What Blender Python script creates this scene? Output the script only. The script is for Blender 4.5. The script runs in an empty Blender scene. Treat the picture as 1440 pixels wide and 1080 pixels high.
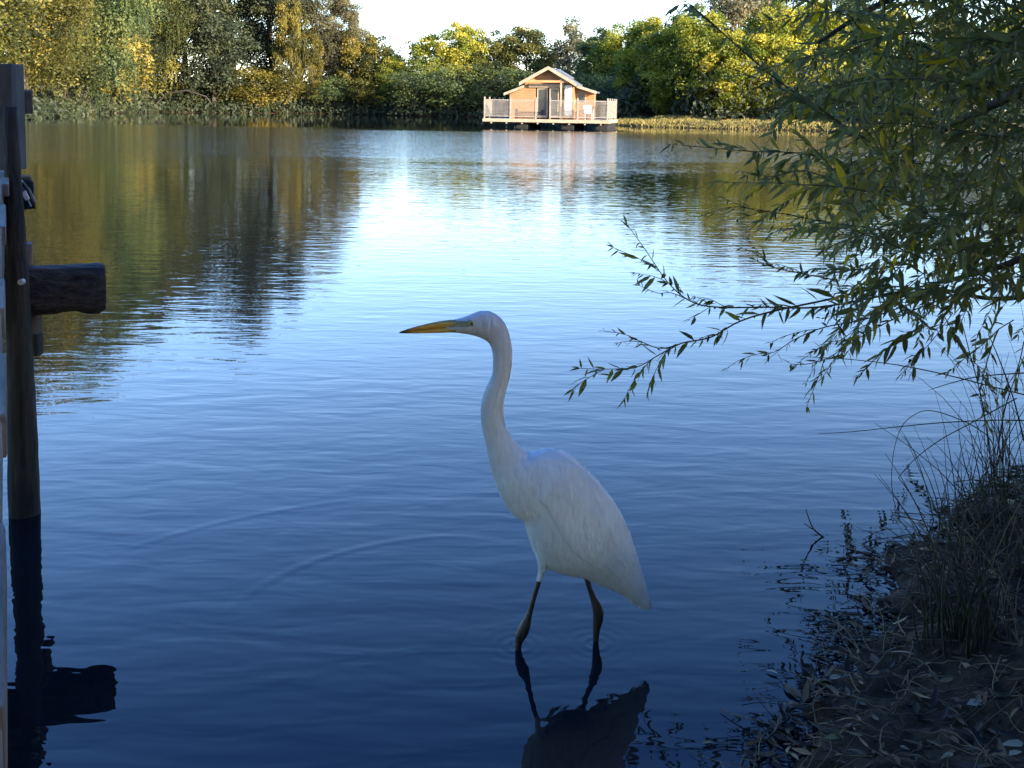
import bpy, bmesh, math, random
import numpy as np
from mathutils import Vector, Matrix, Euler

random.seed(7)
C = bpy.context.scene.collection
R = math.radians
PI = math.pi

# ------------------------------------------------------------------ camera
FPX, CX, CY0 = 1500.0, 720.0, 300.0
CAMH = 1.45
HOR = 146.0
pitch = math.atan((CY0 - HOR) / FPX)
roll = R(-0.9)
cd = bpy.data.cameras.new('camera')
cam = bpy.data.objects.new('camera', cd)
C.objects.link(cam)
cd.sensor_width = 36.0
cd.lens = FPX / 1440.0 * 36.0
cd.shift_y = -(540.0 - CY0) / 1440.0
cd.clip_start = 0.05
cd.clip_end = 3000
CM = Matrix.Rotation(PI / 2 - pitch, 4, 'X') @ Matrix.Rotation(-roll, 4, 'Z')
cam.matrix_world = Matrix.Translation((0, 0, CAMH)) @ CM
bpy.context.scene.camera = cam
CM3 = CM.to_3x3()

def ray(px, py):
    return CM3 @ Vector(((px - CX) / FPX, -(py - CY0) / FPX, -1.0))

def W(px, py, Y):
    d = ray(px, py)
    return Vector((0, 0, CAMH)) + d * (Y / d.y)

def Wz(px, py, z=0.0):
    d = ray(px, py)
    return Vector((0, 0, CAMH)) + d * ((z - CAMH) / d.z)

# ------------------------------------------------------------------ helpers
def tag(o, label=None, cat=None, group=None, kind=None):
    if label: o['label'] = label
    if cat: o['category'] = cat
    if group: o['group'] = group
    if kind: o['kind'] = kind
    return o

def link(name, me, mats=None, parent=None):
    o = bpy.data.objects.new(name, me)
    C.objects.link(o)
    if mats is not None:
        if not isinstance(mats, (list, tuple)): mats = [mats]
        for m in mats: me.materials.append(m)
    if parent: o.parent = parent
    return o

def empty(name, loc=(0, 0, 0), rz=0):
    o = bpy.data.objects.new(name, None)
    o.empty_display_size = 0.2
    o.location = loc
    o.rotation_euler = (0, 0, rz)
    C.objects.link(o)
    return o

def np_mesh(name, V, F, smooth=False, attrs=None):
    """V (n,3), F (m,k) numpy, k = 3 or 4"""
    V = np.asarray(V, dtype=np.float32); F = np.asarray(F, dtype=np.int32)
    me = bpy.data.meshes.new(name)
    me.vertices.add(len(V)); me.vertices.foreach_set('co', V.ravel())
    k = F.shape[1]
    me.loops.add(F.size); me.loops.foreach_set('vertex_index', F.ravel())
    me.polygons.add(len(F))
    me.polygons.foreach_set('loop_start', np.arange(len(F), dtype=np.int32) * k)
    try: me.polygons.foreach_set('loop_total', np.full(len(F), k, dtype=np.int32))
    except Exception: pass
    me.update(calc_edges=True)
    if attrs:
        for nm, arr in attrs.items():
            a = me.attributes.new(nm, 'FLOAT', 'FACE')
            a.data.foreach_set('value', np.asarray(arr, dtype=np.float32))
    if smooth: me.polygons.foreach_set('use_smooth', np.ones(len(F), dtype=bool))
    me.validate()
    return me

class MB:
    """bmesh collector"""
    def __init__(s): s.bm = bmesh.new()
    def box(s, x0, x1, y0, y1, z0, z1, mat=None, bev=0.0, jit=0.0, M=None):
        vs = [s.bm.verts.new(p) for p in [(x0,y0,z0),(x1,y0,z0),(x1,y1,z0),(x0,y1,z0),(x0,y0,z1),(x1,y0,z1),(x1,y1,z1),(x0,y1,z1)]]
        fs = [s.bm.faces.new([vs[i] for i in f]) for f in [(0,3,2,1),(4,5,6,7),(0,1,5,4),(1,2,6,5),(2,3,7,6),(3,0,4,7)]]
        if jit:
            for v in vs: v.co += Vector([random.uniform(-jit, jit) for _ in range(3)])
        if M is not None:
            for v in vs: v.co = M @ v.co
        if bev:
            es = {e for f in fs for e in f.edges}
            bmesh.ops.bevel(s.bm, geom=list(es), offset=bev, segments=2, affect='EDGES', profile=0.6)
        return s
    def poly_prism(s, pts, thick):
        """pts: list of Vectors (planar), thick: Vector"""
        a = [s.bm.verts.new(p) for p in pts]; b = [s.bm.verts.new(Vector(p) + thick) for p in pts]
        s.bm.faces.new(a[::-1]); s.bm.faces.new(b)
        n = len(a)
        for i in range(n):
            s.bm.faces.new((a[i], a[(i+1) % n], b[(i+1) % n], b[i]))
        return s
    def tube(s, pts, rad, n=8, caps=True, jit=0.0):
        pts = [Vector(p) for p in pts]
        if not isinstance(rad, (list, tuple)): rad = [rad] * len(pts)
        rings = []
        up = Vector((0.13, 0.31, 0.94))
        for i, p in enumerate(pts):
            t = (pts[min(i+1, len(pts)-1)] - pts[max(i-1, 0)]).normalized()
            a = t.cross(up)
            if a.length < 0.1: a = t.cross(Vector((1, 0.2, 0)))
            a.normalize(); b = t.cross(a).normalized(); up = -a.cross(t) if False else up
            ring = []
            for k in range(n):
                th = 2 * PI * k / n
                rr = rad[i] * (1 + (random.uniform(-jit, jit) if jit else 0))
                ring.append(s.bm.verts.new(p + a * math.cos(th) * rr + b * math.sin(th) * rr))
            rings.append(ring)
        for i in range(len(rings) - 1):
            for k in range(n):
                s.bm.faces.new((rings[i][k], rings[i][(k+1) % n], rings[i+1][(k+1) % n], rings[i+1][k]))
        if caps:
            s.bm.faces.new(rings[0][::-1]); s.bm.faces.new(rings[-1])
        return s
    def build(s, name, mat, parent=None, smooth=False):
        bmesh.ops.recalc_face_normals(s.bm, faces=s.bm.faces)
        me = bpy.data.meshes.new(name); s.bm.to_mesh(me); s.bm.free()
        if smooth: me.polygons.foreach_set('use_smooth', np.ones(len(me.polygons), dtype=bool))
        return link(name, me, mat, parent)

# ------------------------------------------------------------------ materials
def new_mat(name):
    m = bpy.data.materials.new(name); m.use_nodes = True
    nt = m.node_tree; b = nt.nodes['Principled BSDF']
    return m, nt, b

def ramp(nt, stops):
    r = nt.nodes.new('ShaderNodeValToRGB')
    el = r.color_ramp.elements
    while len(el) > 1: el.remove(el[-1])
    el[0].position = stops[0][0]; el[0].color = (*stops[0][1], 1)
    for p, c in stops[1:]:
        e = el.new(p); e.color = (*c, 1)
    return r

def math_node(nt, op, a=None, b=None, clamp=False):
    n = nt.nodes.new('ShaderNodeMath'); n.operation = op; n.use_clamp = clamp
    for i, v in enumerate((a, b)):
        if v is None: continue
        if isinstance(v, (int, float)): n.inputs[i].default_value = v
        else: nt.links.new(v, n.inputs[i])
    return n.outputs[0]

def noise(nt, scale, detail=3, rough=0.5, vec=None, dist=0.0):
    n = nt.nodes.new('ShaderNodeTexNoise')
    n.inputs['Scale'].default_value = scale; n.inputs['Detail'].default_value = detail
    n.inputs['Roughness'].default_value = rough; n.inputs['Distortion'].default_value = dist
    if vec is not None: nt.links.new(vec, n.inputs['Vector'])
    return n

def texco(nt, which='Object', scale=None, rot=None, loc=None):
    t = nt.nodes.new('ShaderNodeTexCoord'); o = t.outputs[which]
    if scale or rot or loc:
        mp = nt.nodes.new('ShaderNodeMapping')
        if scale: mp.inputs['Scale'].default_value = scale
        if rot: mp.inputs['Rotation'].default_value = rot
        if loc: mp.inputs['Location'].default_value = loc
        nt.links.new(o, mp.inputs['Vector']); o = mp.outputs[0]
    return o

def geo_pos(nt, scale=None, rot=None):
    g = nt.nodes.new('ShaderNodeNewGeometry'); o = g.outputs['Position']
    if scale or rot:
        mp = nt.nodes.new('ShaderNodeMapping')
        if scale: mp.inputs['Scale'].default_value = scale
        if rot: mp.inputs['Rotation'].default_value = rot
        nt.links.new(o, mp.inputs['Vector']); o = mp.outputs[0]
    return o

def leaf_mat(name, stops, trans=0.45, rough=0.55, spec=0.3, var=0.0, back=None):
    m, nt, b = new_mat(name)
    at = nt.nodes.new('ShaderNodeAttribute'); at.attribute_name = 'tone'
    fac = at.outputs['Fac']
    oi = nt.nodes.new('ShaderNodeObjectInfo')
    if var:
        v = math_node(nt, 'MULTIPLY', math_node(nt, 'SUBTRACT', oi.outputs['Random'], 0.5), var)
        fac = math_node(nt, 'ADD', fac, v, clamp=True)
    r = ramp(nt, stops); nt.links.new(fac, r.inputs[0])
    col = r.outputs[0]
    if back:
        g = nt.nodes.new('ShaderNodeNewGeometry')
        mx = nt.nodes.new('ShaderNodeMix'); mx.data_type = 'RGBA'
        nt.links.new(g.outputs['Backfacing'], mx.inputs[0]); nt.links.new(col, mx.inputs[6]); mx.inputs[7].default_value = (*back, 1)
        col = mx.outputs[2]
    nt.links.new(col, b.inputs['Base Color'])
    b.inputs['Roughness'].default_value = rough
    b.inputs['Specular IOR Level'].default_value = spec
    tr = nt.nodes.new('ShaderNodeBsdfTranslucent'); 
    gm = nt.nodes.new('ShaderNodeHueSaturation'); gm.inputs['Saturation'].default_value = 1.15; gm.inputs['Value'].default_value = 1.5; gm.inputs['Hue'].default_value = 0.485
    nt.links.new(col, gm.inputs['Color']); nt.links.new(gm.outputs[0], tr.inputs['Color'])
    ms = nt.nodes.new('ShaderNodeMixShader'); ms.inputs[0].default_value = trans
    nt.links.new(b.outputs[0], ms.inputs[1]); nt.links.new(tr.outputs[0], ms.inputs[2])
    nt.links.new(ms.outputs[0], nt.nodes['Material Output'].inputs['Surface'])
    return m

def wood_mat(name, dark, light, scale=6.0, stretch=(1, 1, 12), rough=0.8, bump=0.4, which='Object', spec=0.3):
    m, nt, b = new_mat(name)
    vec = texco(nt, which, scale=stretch)
    n1 = noise(nt, scale, 6, 0.65, vec); n2 = noise(nt, 2.3, 3, 0.6, texco(nt, which))
    r = ramp(nt, [(0.36, dark), (0.66, light)])
    a = math_node(nt, 'MULTIPLY', n1.outputs['Fac'], 0.65); c = math_node(nt, 'MULTIPLY', n2.outputs['Fac'], 0.35)
    nt.links.new(math_node(nt, 'ADD', a, c), r.inputs[0]); nt.links.new(r.outputs[0], b.inputs['Base Color'])
    b.inputs['Roughness'].default_value = rough
    b.inputs['Specular IOR Level'].default_value = spec
    bp = nt.nodes.new('ShaderNodeBump'); bp.inputs['Strength'].default_value = bump; bp.inputs['Distance'].default_value = 0.01 * (3 if bump >= 1 else 1)
    nt.links.new(n1.outputs['Fac'], bp.inputs['Height']); nt.links.new(bp.outputs[0], b.inputs['Normal'])
    return m

def plain_mat(name, col, rough=0.6, metal=0.0, nscale=20, var=0.25, spec=0.5):
    m, nt, b = new_mat(name)
    n = noise(nt, nscale, 4, 0.6, texco(nt))
    r = ramp(nt, [(0.3, tuple(c * (1 - var) for c in col)), (0.7, tuple(min(1, c * (1 + var * .6)) for c in col))])
    nt.links.new(n.outputs['Fac'], r.inputs[0]); nt.links.new(r.outputs[0], b.inputs['Base Color'])
    b.inputs['Roughness'].default_value = rough; b.inputs['Metallic'].default_value = metal
    b.inputs['Specular IOR Level'].default_value = spec
    return m

# ------------------------------------------------------------------ world, sun
SUN_AZ = Vector((0.74, -0.67, 0))          # horizontally towards the sun
SUN_EL = R(15)
sc = bpy.context.scene
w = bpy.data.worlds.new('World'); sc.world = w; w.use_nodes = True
nt = w.node_tree; bg = nt.nodes['Background']
sky = nt.nodes.new('ShaderNodeTexSky'); sky.sky_type = 'NISHITA'; sky.sun_disc = False
sky.sun_elevation = SUN_EL
sky.sun_rotation = math.atan2(SUN_AZ.x, SUN_AZ.y)
sky.air_density = 1.0; sky.dust_density = 0.6; sky.ozone_density = 4.0
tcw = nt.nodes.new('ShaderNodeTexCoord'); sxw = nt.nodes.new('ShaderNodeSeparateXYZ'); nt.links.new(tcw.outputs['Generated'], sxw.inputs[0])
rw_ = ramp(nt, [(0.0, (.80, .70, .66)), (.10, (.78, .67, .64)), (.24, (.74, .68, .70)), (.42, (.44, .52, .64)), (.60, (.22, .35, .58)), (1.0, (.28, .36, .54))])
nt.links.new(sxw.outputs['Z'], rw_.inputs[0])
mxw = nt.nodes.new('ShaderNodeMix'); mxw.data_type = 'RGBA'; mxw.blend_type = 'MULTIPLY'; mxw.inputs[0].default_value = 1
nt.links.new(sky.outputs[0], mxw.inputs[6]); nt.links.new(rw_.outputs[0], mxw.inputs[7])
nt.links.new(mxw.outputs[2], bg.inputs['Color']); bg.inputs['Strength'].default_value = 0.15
sd = bpy.data.lights.new('sun', 'SUN'); so = bpy.data.objects.new('sun', sd); C.objects.link(so)
sd.energy = 2.6; sd.angle = R(0.6); sd.color = (1.0, 0.85, 0.64)
sdir = Vector((SUN_AZ.x * math.cos(SUN_EL), SUN_AZ.y * math.cos(SUN_EL), math.sin(SUN_EL)))
so.rotation_euler = sdir.to_track_quat('Z', 'Y').to_euler()
so.location = sdir * 50
sc.view_settings.view_transform = 'Standard'; sc.view_settings.look = 'None'
sc.view_settings.exposure = 2.9; sc.view_settings.gamma = 1
sc.render.resolution_x = 1024; sc.render.resolution_y = 768
sc.cycles.max_bounces = 6; sc.cycles.transparent_max_bounces = 8
sc.cycles.use_denoising = True

# ------------------------------------------------------------------ lake outline and terrain
SHORE_PX = [(1030,1180),(1085,1085),(1120,1020),(1165,965),(1205,915),(1212,880),(1240,850),(1238,800),(1262,768),(1300,760),(1335,748),(1350,716),(1390,700),(1420,672),(1470,655),(1560,640)]
LAKE = [(-0.2,1.2),(0.25,1.7)] + [(Wz(px,py).x, Wz(px,py).y) for px,py in SHORE_PX] + [(4.6,6.2),(7,9),
        (13,16),(21,30),(27,45),(26.5,58),(23,66),(19,70),(14,71.5),(9,74),(7,80),(7,95),(3,108),(-5,111),(-10,112),(-16,117),(-22,119),(-30,116),(-37,113),
        (-37,98),(-34,82),(-31,70),(-28,58),(-24,40),(-20,20),(-15,6),(-8,1),(-3.5,0.2),(-1.5,0.4)]
LA = np.array(LAKE, dtype=np.float64)

def lake_sd(P):
    """signed distance, >0 outside the lake"""
    P = np.asarray(P, dtype=np.float64)
    a = LA; b = np.roll(LA, -1, axis=0)
    best = np.full(len(P), 1e18); inside = np.zeros(len(P), dtype=bool)
    for i in range(len(a)):
        ab = b[i] - a[i]; ap = P - a[i]
        t = np.clip((ap @ ab) / (ab @ ab), 0, 1)
        d = ap - t[:, None] * ab
        best = np.minimum(best, (d ** 2).sum(1))
        c = ((a[i, 1] > P[:, 1]) != (b[i, 1] > P[:, 1]))
        with np.errstate(divide='ignore', invalid='ignore'):
            xi = a[i, 0] + (P[:, 1] - a[i, 1]) * (b[i, 0] - a[i, 0]) / (b[i, 1] - a[i, 1] if b[i, 1] != a[i, 1] else 1e-9)
        inside ^= c & (P[:, 0] < xi)
    d = np.sqrt(best)
    return np.where(inside, -d, d)

def vnoise(x, y, seed=0):
    """smooth value noise, numpy"""
    xi = np.floor(x).astype(np.int64); yi = np.floor(y).astype(np.int64)
    fx = x - xi; fy = y - yi; fx = fx * fx * (3 - 2 * fx); fy = fy * fy * (3 - 2 * fy)
    def h(a, b):
        n = (a * 374761393 + b * 668265263 + seed * 974711) & 0x7fffffff
        n = ((n ^ (n >> 13)) * 1274126177) & 0x7fffffff
        return ((n ^ (n >> 16)) & 0xffff) / 65535.0
    return (h(xi, yi) * (1 - fx) + h(xi + 1, yi) * fx) * (1 - fy) + (h(xi, yi + 1) * (1 - fx) + h(xi + 1, yi + 1) * fx) * fy

def terrain(P):
    P = np.asarray(P, dtype=np.float64)
    s = lake_sd(P)
    x, y = P[:, 0], P[:, 1]
    near = np.clip(1 - np.hypot(x - 2, y - 3) / 9, 0, 1)
    n_f = (vnoise(x * 9, y * 9, 1) - .5) * .030 + (vnoise(x * 22, y * 22, 2) - .5) * .022 + (vnoise(x * 3, y * 3, 3) - .5) * .07 + (vnoise(x * 50, y * 50, 8) - .5) * .010
    n_c = (vnoise(x * .3, y * .3, 4) - .5) * .5 + (vnoise(x * 1.1, y * 1.1, 5) - .5) * .25
    s2 = s + near * ((vnoise(x * 6, y * 6, 6) - .5) * .10 + (vnoise(x * 16, y * 16, 7) - .5) * .09 + (vnoise(x * 38, y * 38, 9) - .5) * .05)
    out_near = 0.13 * np.clip(s2 / 0.8, 0, 1) + .34 * np.clip((s2 - .4) / 1.5, 0, 1)
    out_far = .30 * np.clip(s / 1.2, 0, 1) ** .6 + .7 * np.clip((s - 1) / 15, 0, 1)
    o = near ** .5 * (out_near + n_f * np.clip(s2 / .1 + .4, 0, 1)) + (1 - near ** .5) * (out_far + n_c * np.clip(s / 3, 0, 1))
    inn = -1.2 * np.clip(-s2 / 2.2, 0, 1) ** .8
    return np.where(s2 > 0, o + .004, inn - .004)

def lines(segs):
    out = []
    for a, b, st in segs:
        out.append(np.arange(a, b, st))
    return np.concatenate(out + [np.array([segs[-1][1]])])
xs = lines([(-900, -100, 50), (-100, -45, 5), (-45, -2, 1.0), (-2, 0.0, .2), (0.0, 3.2, .022), (3.2, 6, .15), (6, 45, 1.0), (45, 100, 5), (100, 900, 50)])
ys = lines([(-600, -60, 45), (-60, -10, 5), (-10, 0, .8), (0, 1.6, .15), (1.6, 5.6, .025), (5.6, 8, .2), (8, 130, 1.0), (130, 200, 7), (200, 1200, 70)])
GX, GY = np.meshgrid(xs, ys)
P2 = np.stack([GX.ravel(), GY.ravel()], 1)
Z = terrain(P2)
nx, ny = len(xs), len(ys)
idx = np.arange(nx * ny).reshape(ny, nx)
F = np.stack([idx[:-1, :-1].ravel(), idx[:-1, 1:].ravel(), idx[1:, 1:].ravel(), idx[1:, :-1].ravel()], 1)
me = np_mesh('ground', np.column_stack([P2, Z]), F, smooth=True)

def gz(x, y): return float(terrain(np.array([[x, y]]))[0])

m, nt, b = new_mat('earth')
pos = geo_pos(nt)
n1 = noise(nt, 14, 8, 0.7, pos); n2 = noise(nt, 0.35, 4, 0.6, pos); n3 = noise(nt, 90, 4, 0.7, pos)
rm = ramp(nt, [(0.30, (0.010, 0.006, 0.003)), (0.5, (0.030, 0.018, 0.008)), (0.72, (0.085, 0.052, 0.024))])
nt.links.new(math_node(nt, 'ADD', math_node(nt, 'MULTIPLY', n1.outputs[0], .6), math_node(nt, 'MULTIPLY', n3.outputs[0], .4)), rm.inputs[0])
rg = ramp(nt, [(0.3, (0.025, 0.03, 0.010)), (0.5, (0.05, 0.05, 0.018)), (0.75, (0.09, 0.075, 0.03))])
nt.links.new(n1.outputs[0], rg.inputs[0])
sx = nt.nodes.new('ShaderNodeSeparateXYZ'); nt.links.new(pos, sx.inputs[0])
far = math_node(nt, 'MULTIPLY', math_node(nt, 'SUBTRACT', sx.outputs['Y'], 9), .15, clamp=True)
hi = math_node(nt, 'MULTIPLY', math_node(nt, 'SUBTRACT', math_node(nt, 'ADD', sx.outputs['Z'], math_node(nt, 'MULTIPLY', n2.outputs[0], .25)), .32), 6, clamp=True)
mx = nt.nodes.new('ShaderNodeMix'); mx.data_type = 'RGBA'
nt.links.new(math_node(nt, 'MULTIPLY', far, hi), mx.inputs[0]); nt.links.new(rm.outputs[0], mx.inputs[6]); nt.links.new(rg.outputs[0], mx.inputs[7])
nt.links.new(mx.outputs[2], b.inputs['Base Color'])
b.inputs['Roughness'].default_value = 0.85; b.inputs['Specular IOR Level'].default_value = 0.25
bp = nt.nodes.new('ShaderNodeBump'); bp.inputs['Strength'].default_value = .7; bp.inputs['Distance'].default_value = .02
nt.links.new(n3.outputs[0], bp.inputs['Height']); nt.links.new(bp.outputs[0], b.inputs['Normal'])
tag(link('ground', me, m), kind='structure')

# ------------------------------------------------------------------ water
m, nt, b = new_mat('lake_water')
b.inputs['Base Color'].default_value = (0.004, 0.008, 0.012, 1)
b.inputs['Roughness'].default_value = 0.015
b.inputs['IOR'].default_value = 1.333
b.inputs['Specular IOR Level'].default_value = 0.5
pos = geo_pos(nt)
sx = nt.nodes.new('ShaderNodeSeparateXYZ'); nt.links.new(pos, sx.inputs[0])
# small ripples, longer across the view than along it
r1 = noise(nt, 1.0, 2, 0.45, geo_pos(nt, scale=(3.2, 8.5, 1), rot=(0, 0, R(-6))), dist=.3)
r2 = noise(nt, 1.0, 2, 0.5, geo_pos(nt, scale=(1.1, 2.6, 1), rot=(0, 0, R(9))), dist=.2)
r3 = noise(nt, 1.0, 1, 0.5, geo_pos(nt, scale=(5.5, 19, 1), rot=(0, 0, R(4))))
# breeze patch: between about 24 and 56 m, ragged edges
wob = noise(nt, 1.0, 3, 0.55, geo_pos(nt, scale=(0.05, 0.16, 1)))
yy = math_node(nt, 'ADD', sx.outputs['Y'], math_node(nt, 'MULTIPLY', math_node(nt, 'SUBTRACT', wob.outputs[0], .5), 22))
def sstep(v, a, bb):
    mr = nt.nodes.new('ShaderNodeMapRange'); mr.interpolation_type = 'SMOOTHSTEP'
    nt.links.new(v, mr.inputs[0]); mr.inputs[1].default_value = a; mr.inputs[2].default_value = bb
    mr.inputs[3].default_value = 0; mr.inputs[4].default_value = 1
    return mr.outputs[0]
up_ = sstep(yy, 21, 31); dn_ = math_node(nt, 'SUBTRACT', 1, sstep(sx.outputs['Y'], 52, 60))
breeze = math_node(nt, 'MULTIPLY', up_, dn_)
patch = noise(nt, 1.0, 3, 0.5, geo_pos(nt, scale=(0.12, 0.35, 1)))
calm = sstep(sx.outputs['Y'], 4, 14)
amp = math_node(nt, 'ADD', math_node(nt, 'ADD', .27, math_node(nt, 'MULTIPLY', calm, .13)), math_node(nt, 'MULTIPLY', breeze, 1.15))
amp = math_node(nt, 'MULTIPLY', amp, math_node(nt, 'ADD', .55, math_node(nt, 'MULTIPLY', patch.outputs[0], .9)))
farcalm = math_node(nt, 'SUBTRACT', 1, math_node(nt, 'MULTIPLY', sstep(sx.outputs['Y'], 54, 60), .86))
amp = math_node(nt, 'MULTIPLY', amp, farcalm)
hgt = math_node(nt, 'ADD', math_node(nt, 'MULTIPLY', r1.outputs[0], .0085), math_node(nt, 'MULTIPLY', r2.outputs[0], .008))
hgt = math_node(nt, 'ADD', hgt, math_node(nt, 'MULTIPLY', r3.outputs[0], .0017))
hgt = math_node(nt, 'MULTIPLY', hgt, amp)
# two ring waves spreading from the wading bird
ringc = Wz(800, 960, 0)
def ring(cx, cy, r0, wd, a, x0, x1):
    dx = math_node(nt, 'SUBTRACT', sx.outputs['X'], cx); dy = math_node(nt, 'SUBTRACT', sx.outputs['Y'], cy)
    rr = math_node(nt, 'SQRT', math_node(nt, 'ADD', math_node(nt, 'MULTIPLY', dx, dx), math_node(nt, 'MULTIPLY', dy, dy)))
    q = math_node(nt, 'DIVIDE', math_node(nt, 'SUBTRACT', rr, r0), wd)
    g = math_node(nt, 'POWER', 2.718, math_node(nt, 'MULTIPLY', math_node(nt, 'MULTIPLY', q, q), -1))
    cs = math_node(nt, 'COSINE', math_node(nt, 'MULTIPLY', q, 2.6))
    msk = math_node(nt, 'MULTIPLY', sstep(sx.outputs['X'], x0 - .15, x0 + .12), math_node(nt, 'SUBTRACT', 1, sstep(sx.outputs['X'], x1 - .15, x1 + .15)))
    return math_node(nt, 'MULTIPLY', math_node(nt, 'MULTIPLY', math_node(nt, 'MULTIPLY', g, cs), a), math_node(nt, 'MULTIPLY', msk, sstep(sx.outputs['Y'], cy, cy + .3)))
RINGS = []
def circ3(p1, p2, p3):
    ax, ay = p1.x, p1.y; bx, by = p2.x, p2.y; cx, cy = p3.x, p3.y
    d = 2 * (ax * (by - cy) + bx * (cy - ay) + cx * (ay - by))
    ux = ((ax**2 + ay**2) * (by - cy) + (bx**2 + by**2) * (cy - ay) + (cx**2 + cy**2) * (ay - by)) / d
    uy = ((ax**2 + ay**2) * (cx - bx) + (bx**2 + by**2) * (ax - cx) + (cx**2 + cy**2) * (bx - ax)) / d
    return ux, uy, math.hypot(ax - ux, ay - uy)
for pts, a in (([(360, 828), (480, 777), (640, 754)], .00032), ([(200, 765), (370, 722), (500, 703)], .00022)):
    q = [Wz(px, py, 0) for px, py in pts]
    cx_, cy_, r_ = circ3(*q)
    hgt = math_node(nt, 'ADD', hgt, ring(cx_, cy_, r_, .035, a, q[0].x, q[2].x))
for lx, ly in ((729, 908), (837, 905)):
    q = Wz(lx, ly, 0)
    dx = math_node(nt, 'SUBTRACT', sx.outputs['X'], q.x); dy = math_node(nt, 'SUBTRACT', sx.outputs['Y'], q.y)
    rr = math_node(nt, 'SQRT', math_node(nt, 'ADD', math_node(nt, 'MULTIPLY', dx, dx), math_node(nt, 'MULTIPLY', dy, dy)))
    wv = math_node(nt, 'MULTIPLY', math_node(nt, 'COSINE', math_node(nt, 'MULTIPLY', rr, 190)), math_node(nt, 'MULTIPLY', math_node(nt, 'POWER', 2.718, math_node(nt, 'MULTIPLY', rr, -22)), .00028))
    hgt = math_node(nt, 'ADD', hgt, wv)
bp = nt.nodes.new('ShaderNodeBump'); bp.inputs['Strength'].default_value = 1.0; bp.inputs['Distance'].default_value = 1.0
nt.links.new(hgt, bp.inputs['Height']); nt.links.new(bp.outputs[0], b.inputs['Normal'])
nt.links.new(math_node(nt, 'ADD', .012, math_node(nt, 'MULTIPLY', breeze, .06)), b.inputs['Roughness'])
me = np_mesh('water', [(-70, -3, 0), (45, -3, 0), (45, 135, 0), (-70, 135, 0)], [(0, 1, 2, 3)])
tag(link('water', me, m), kind='structure')

# ------------------------------------------------------------------ foliage builders
def unit(v): return v / np.maximum(np.linalg.norm(v, axis=1, keepdims=True), 1e-9)

def leaf_quads(rng, Cn, A, Nn, L, Wd):
    """diamond leaf: long axis A, normal about Nn"""
    A = unit(A); B = unit(np.cross(Nn, A)); 
    L = L[:, None]; Wd = Wd[:, None]
    V = np.stack([Cn - A * L * .5, Cn + B * Wd * .5 - A * L * .08, Cn + A * L * .5, Cn - B * Wd * .5 - A * L * .08], 1).reshape(-1, 3)
    F = np.arange(len(Cn) * 4).reshape(-1, 4)
    return V, F

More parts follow.
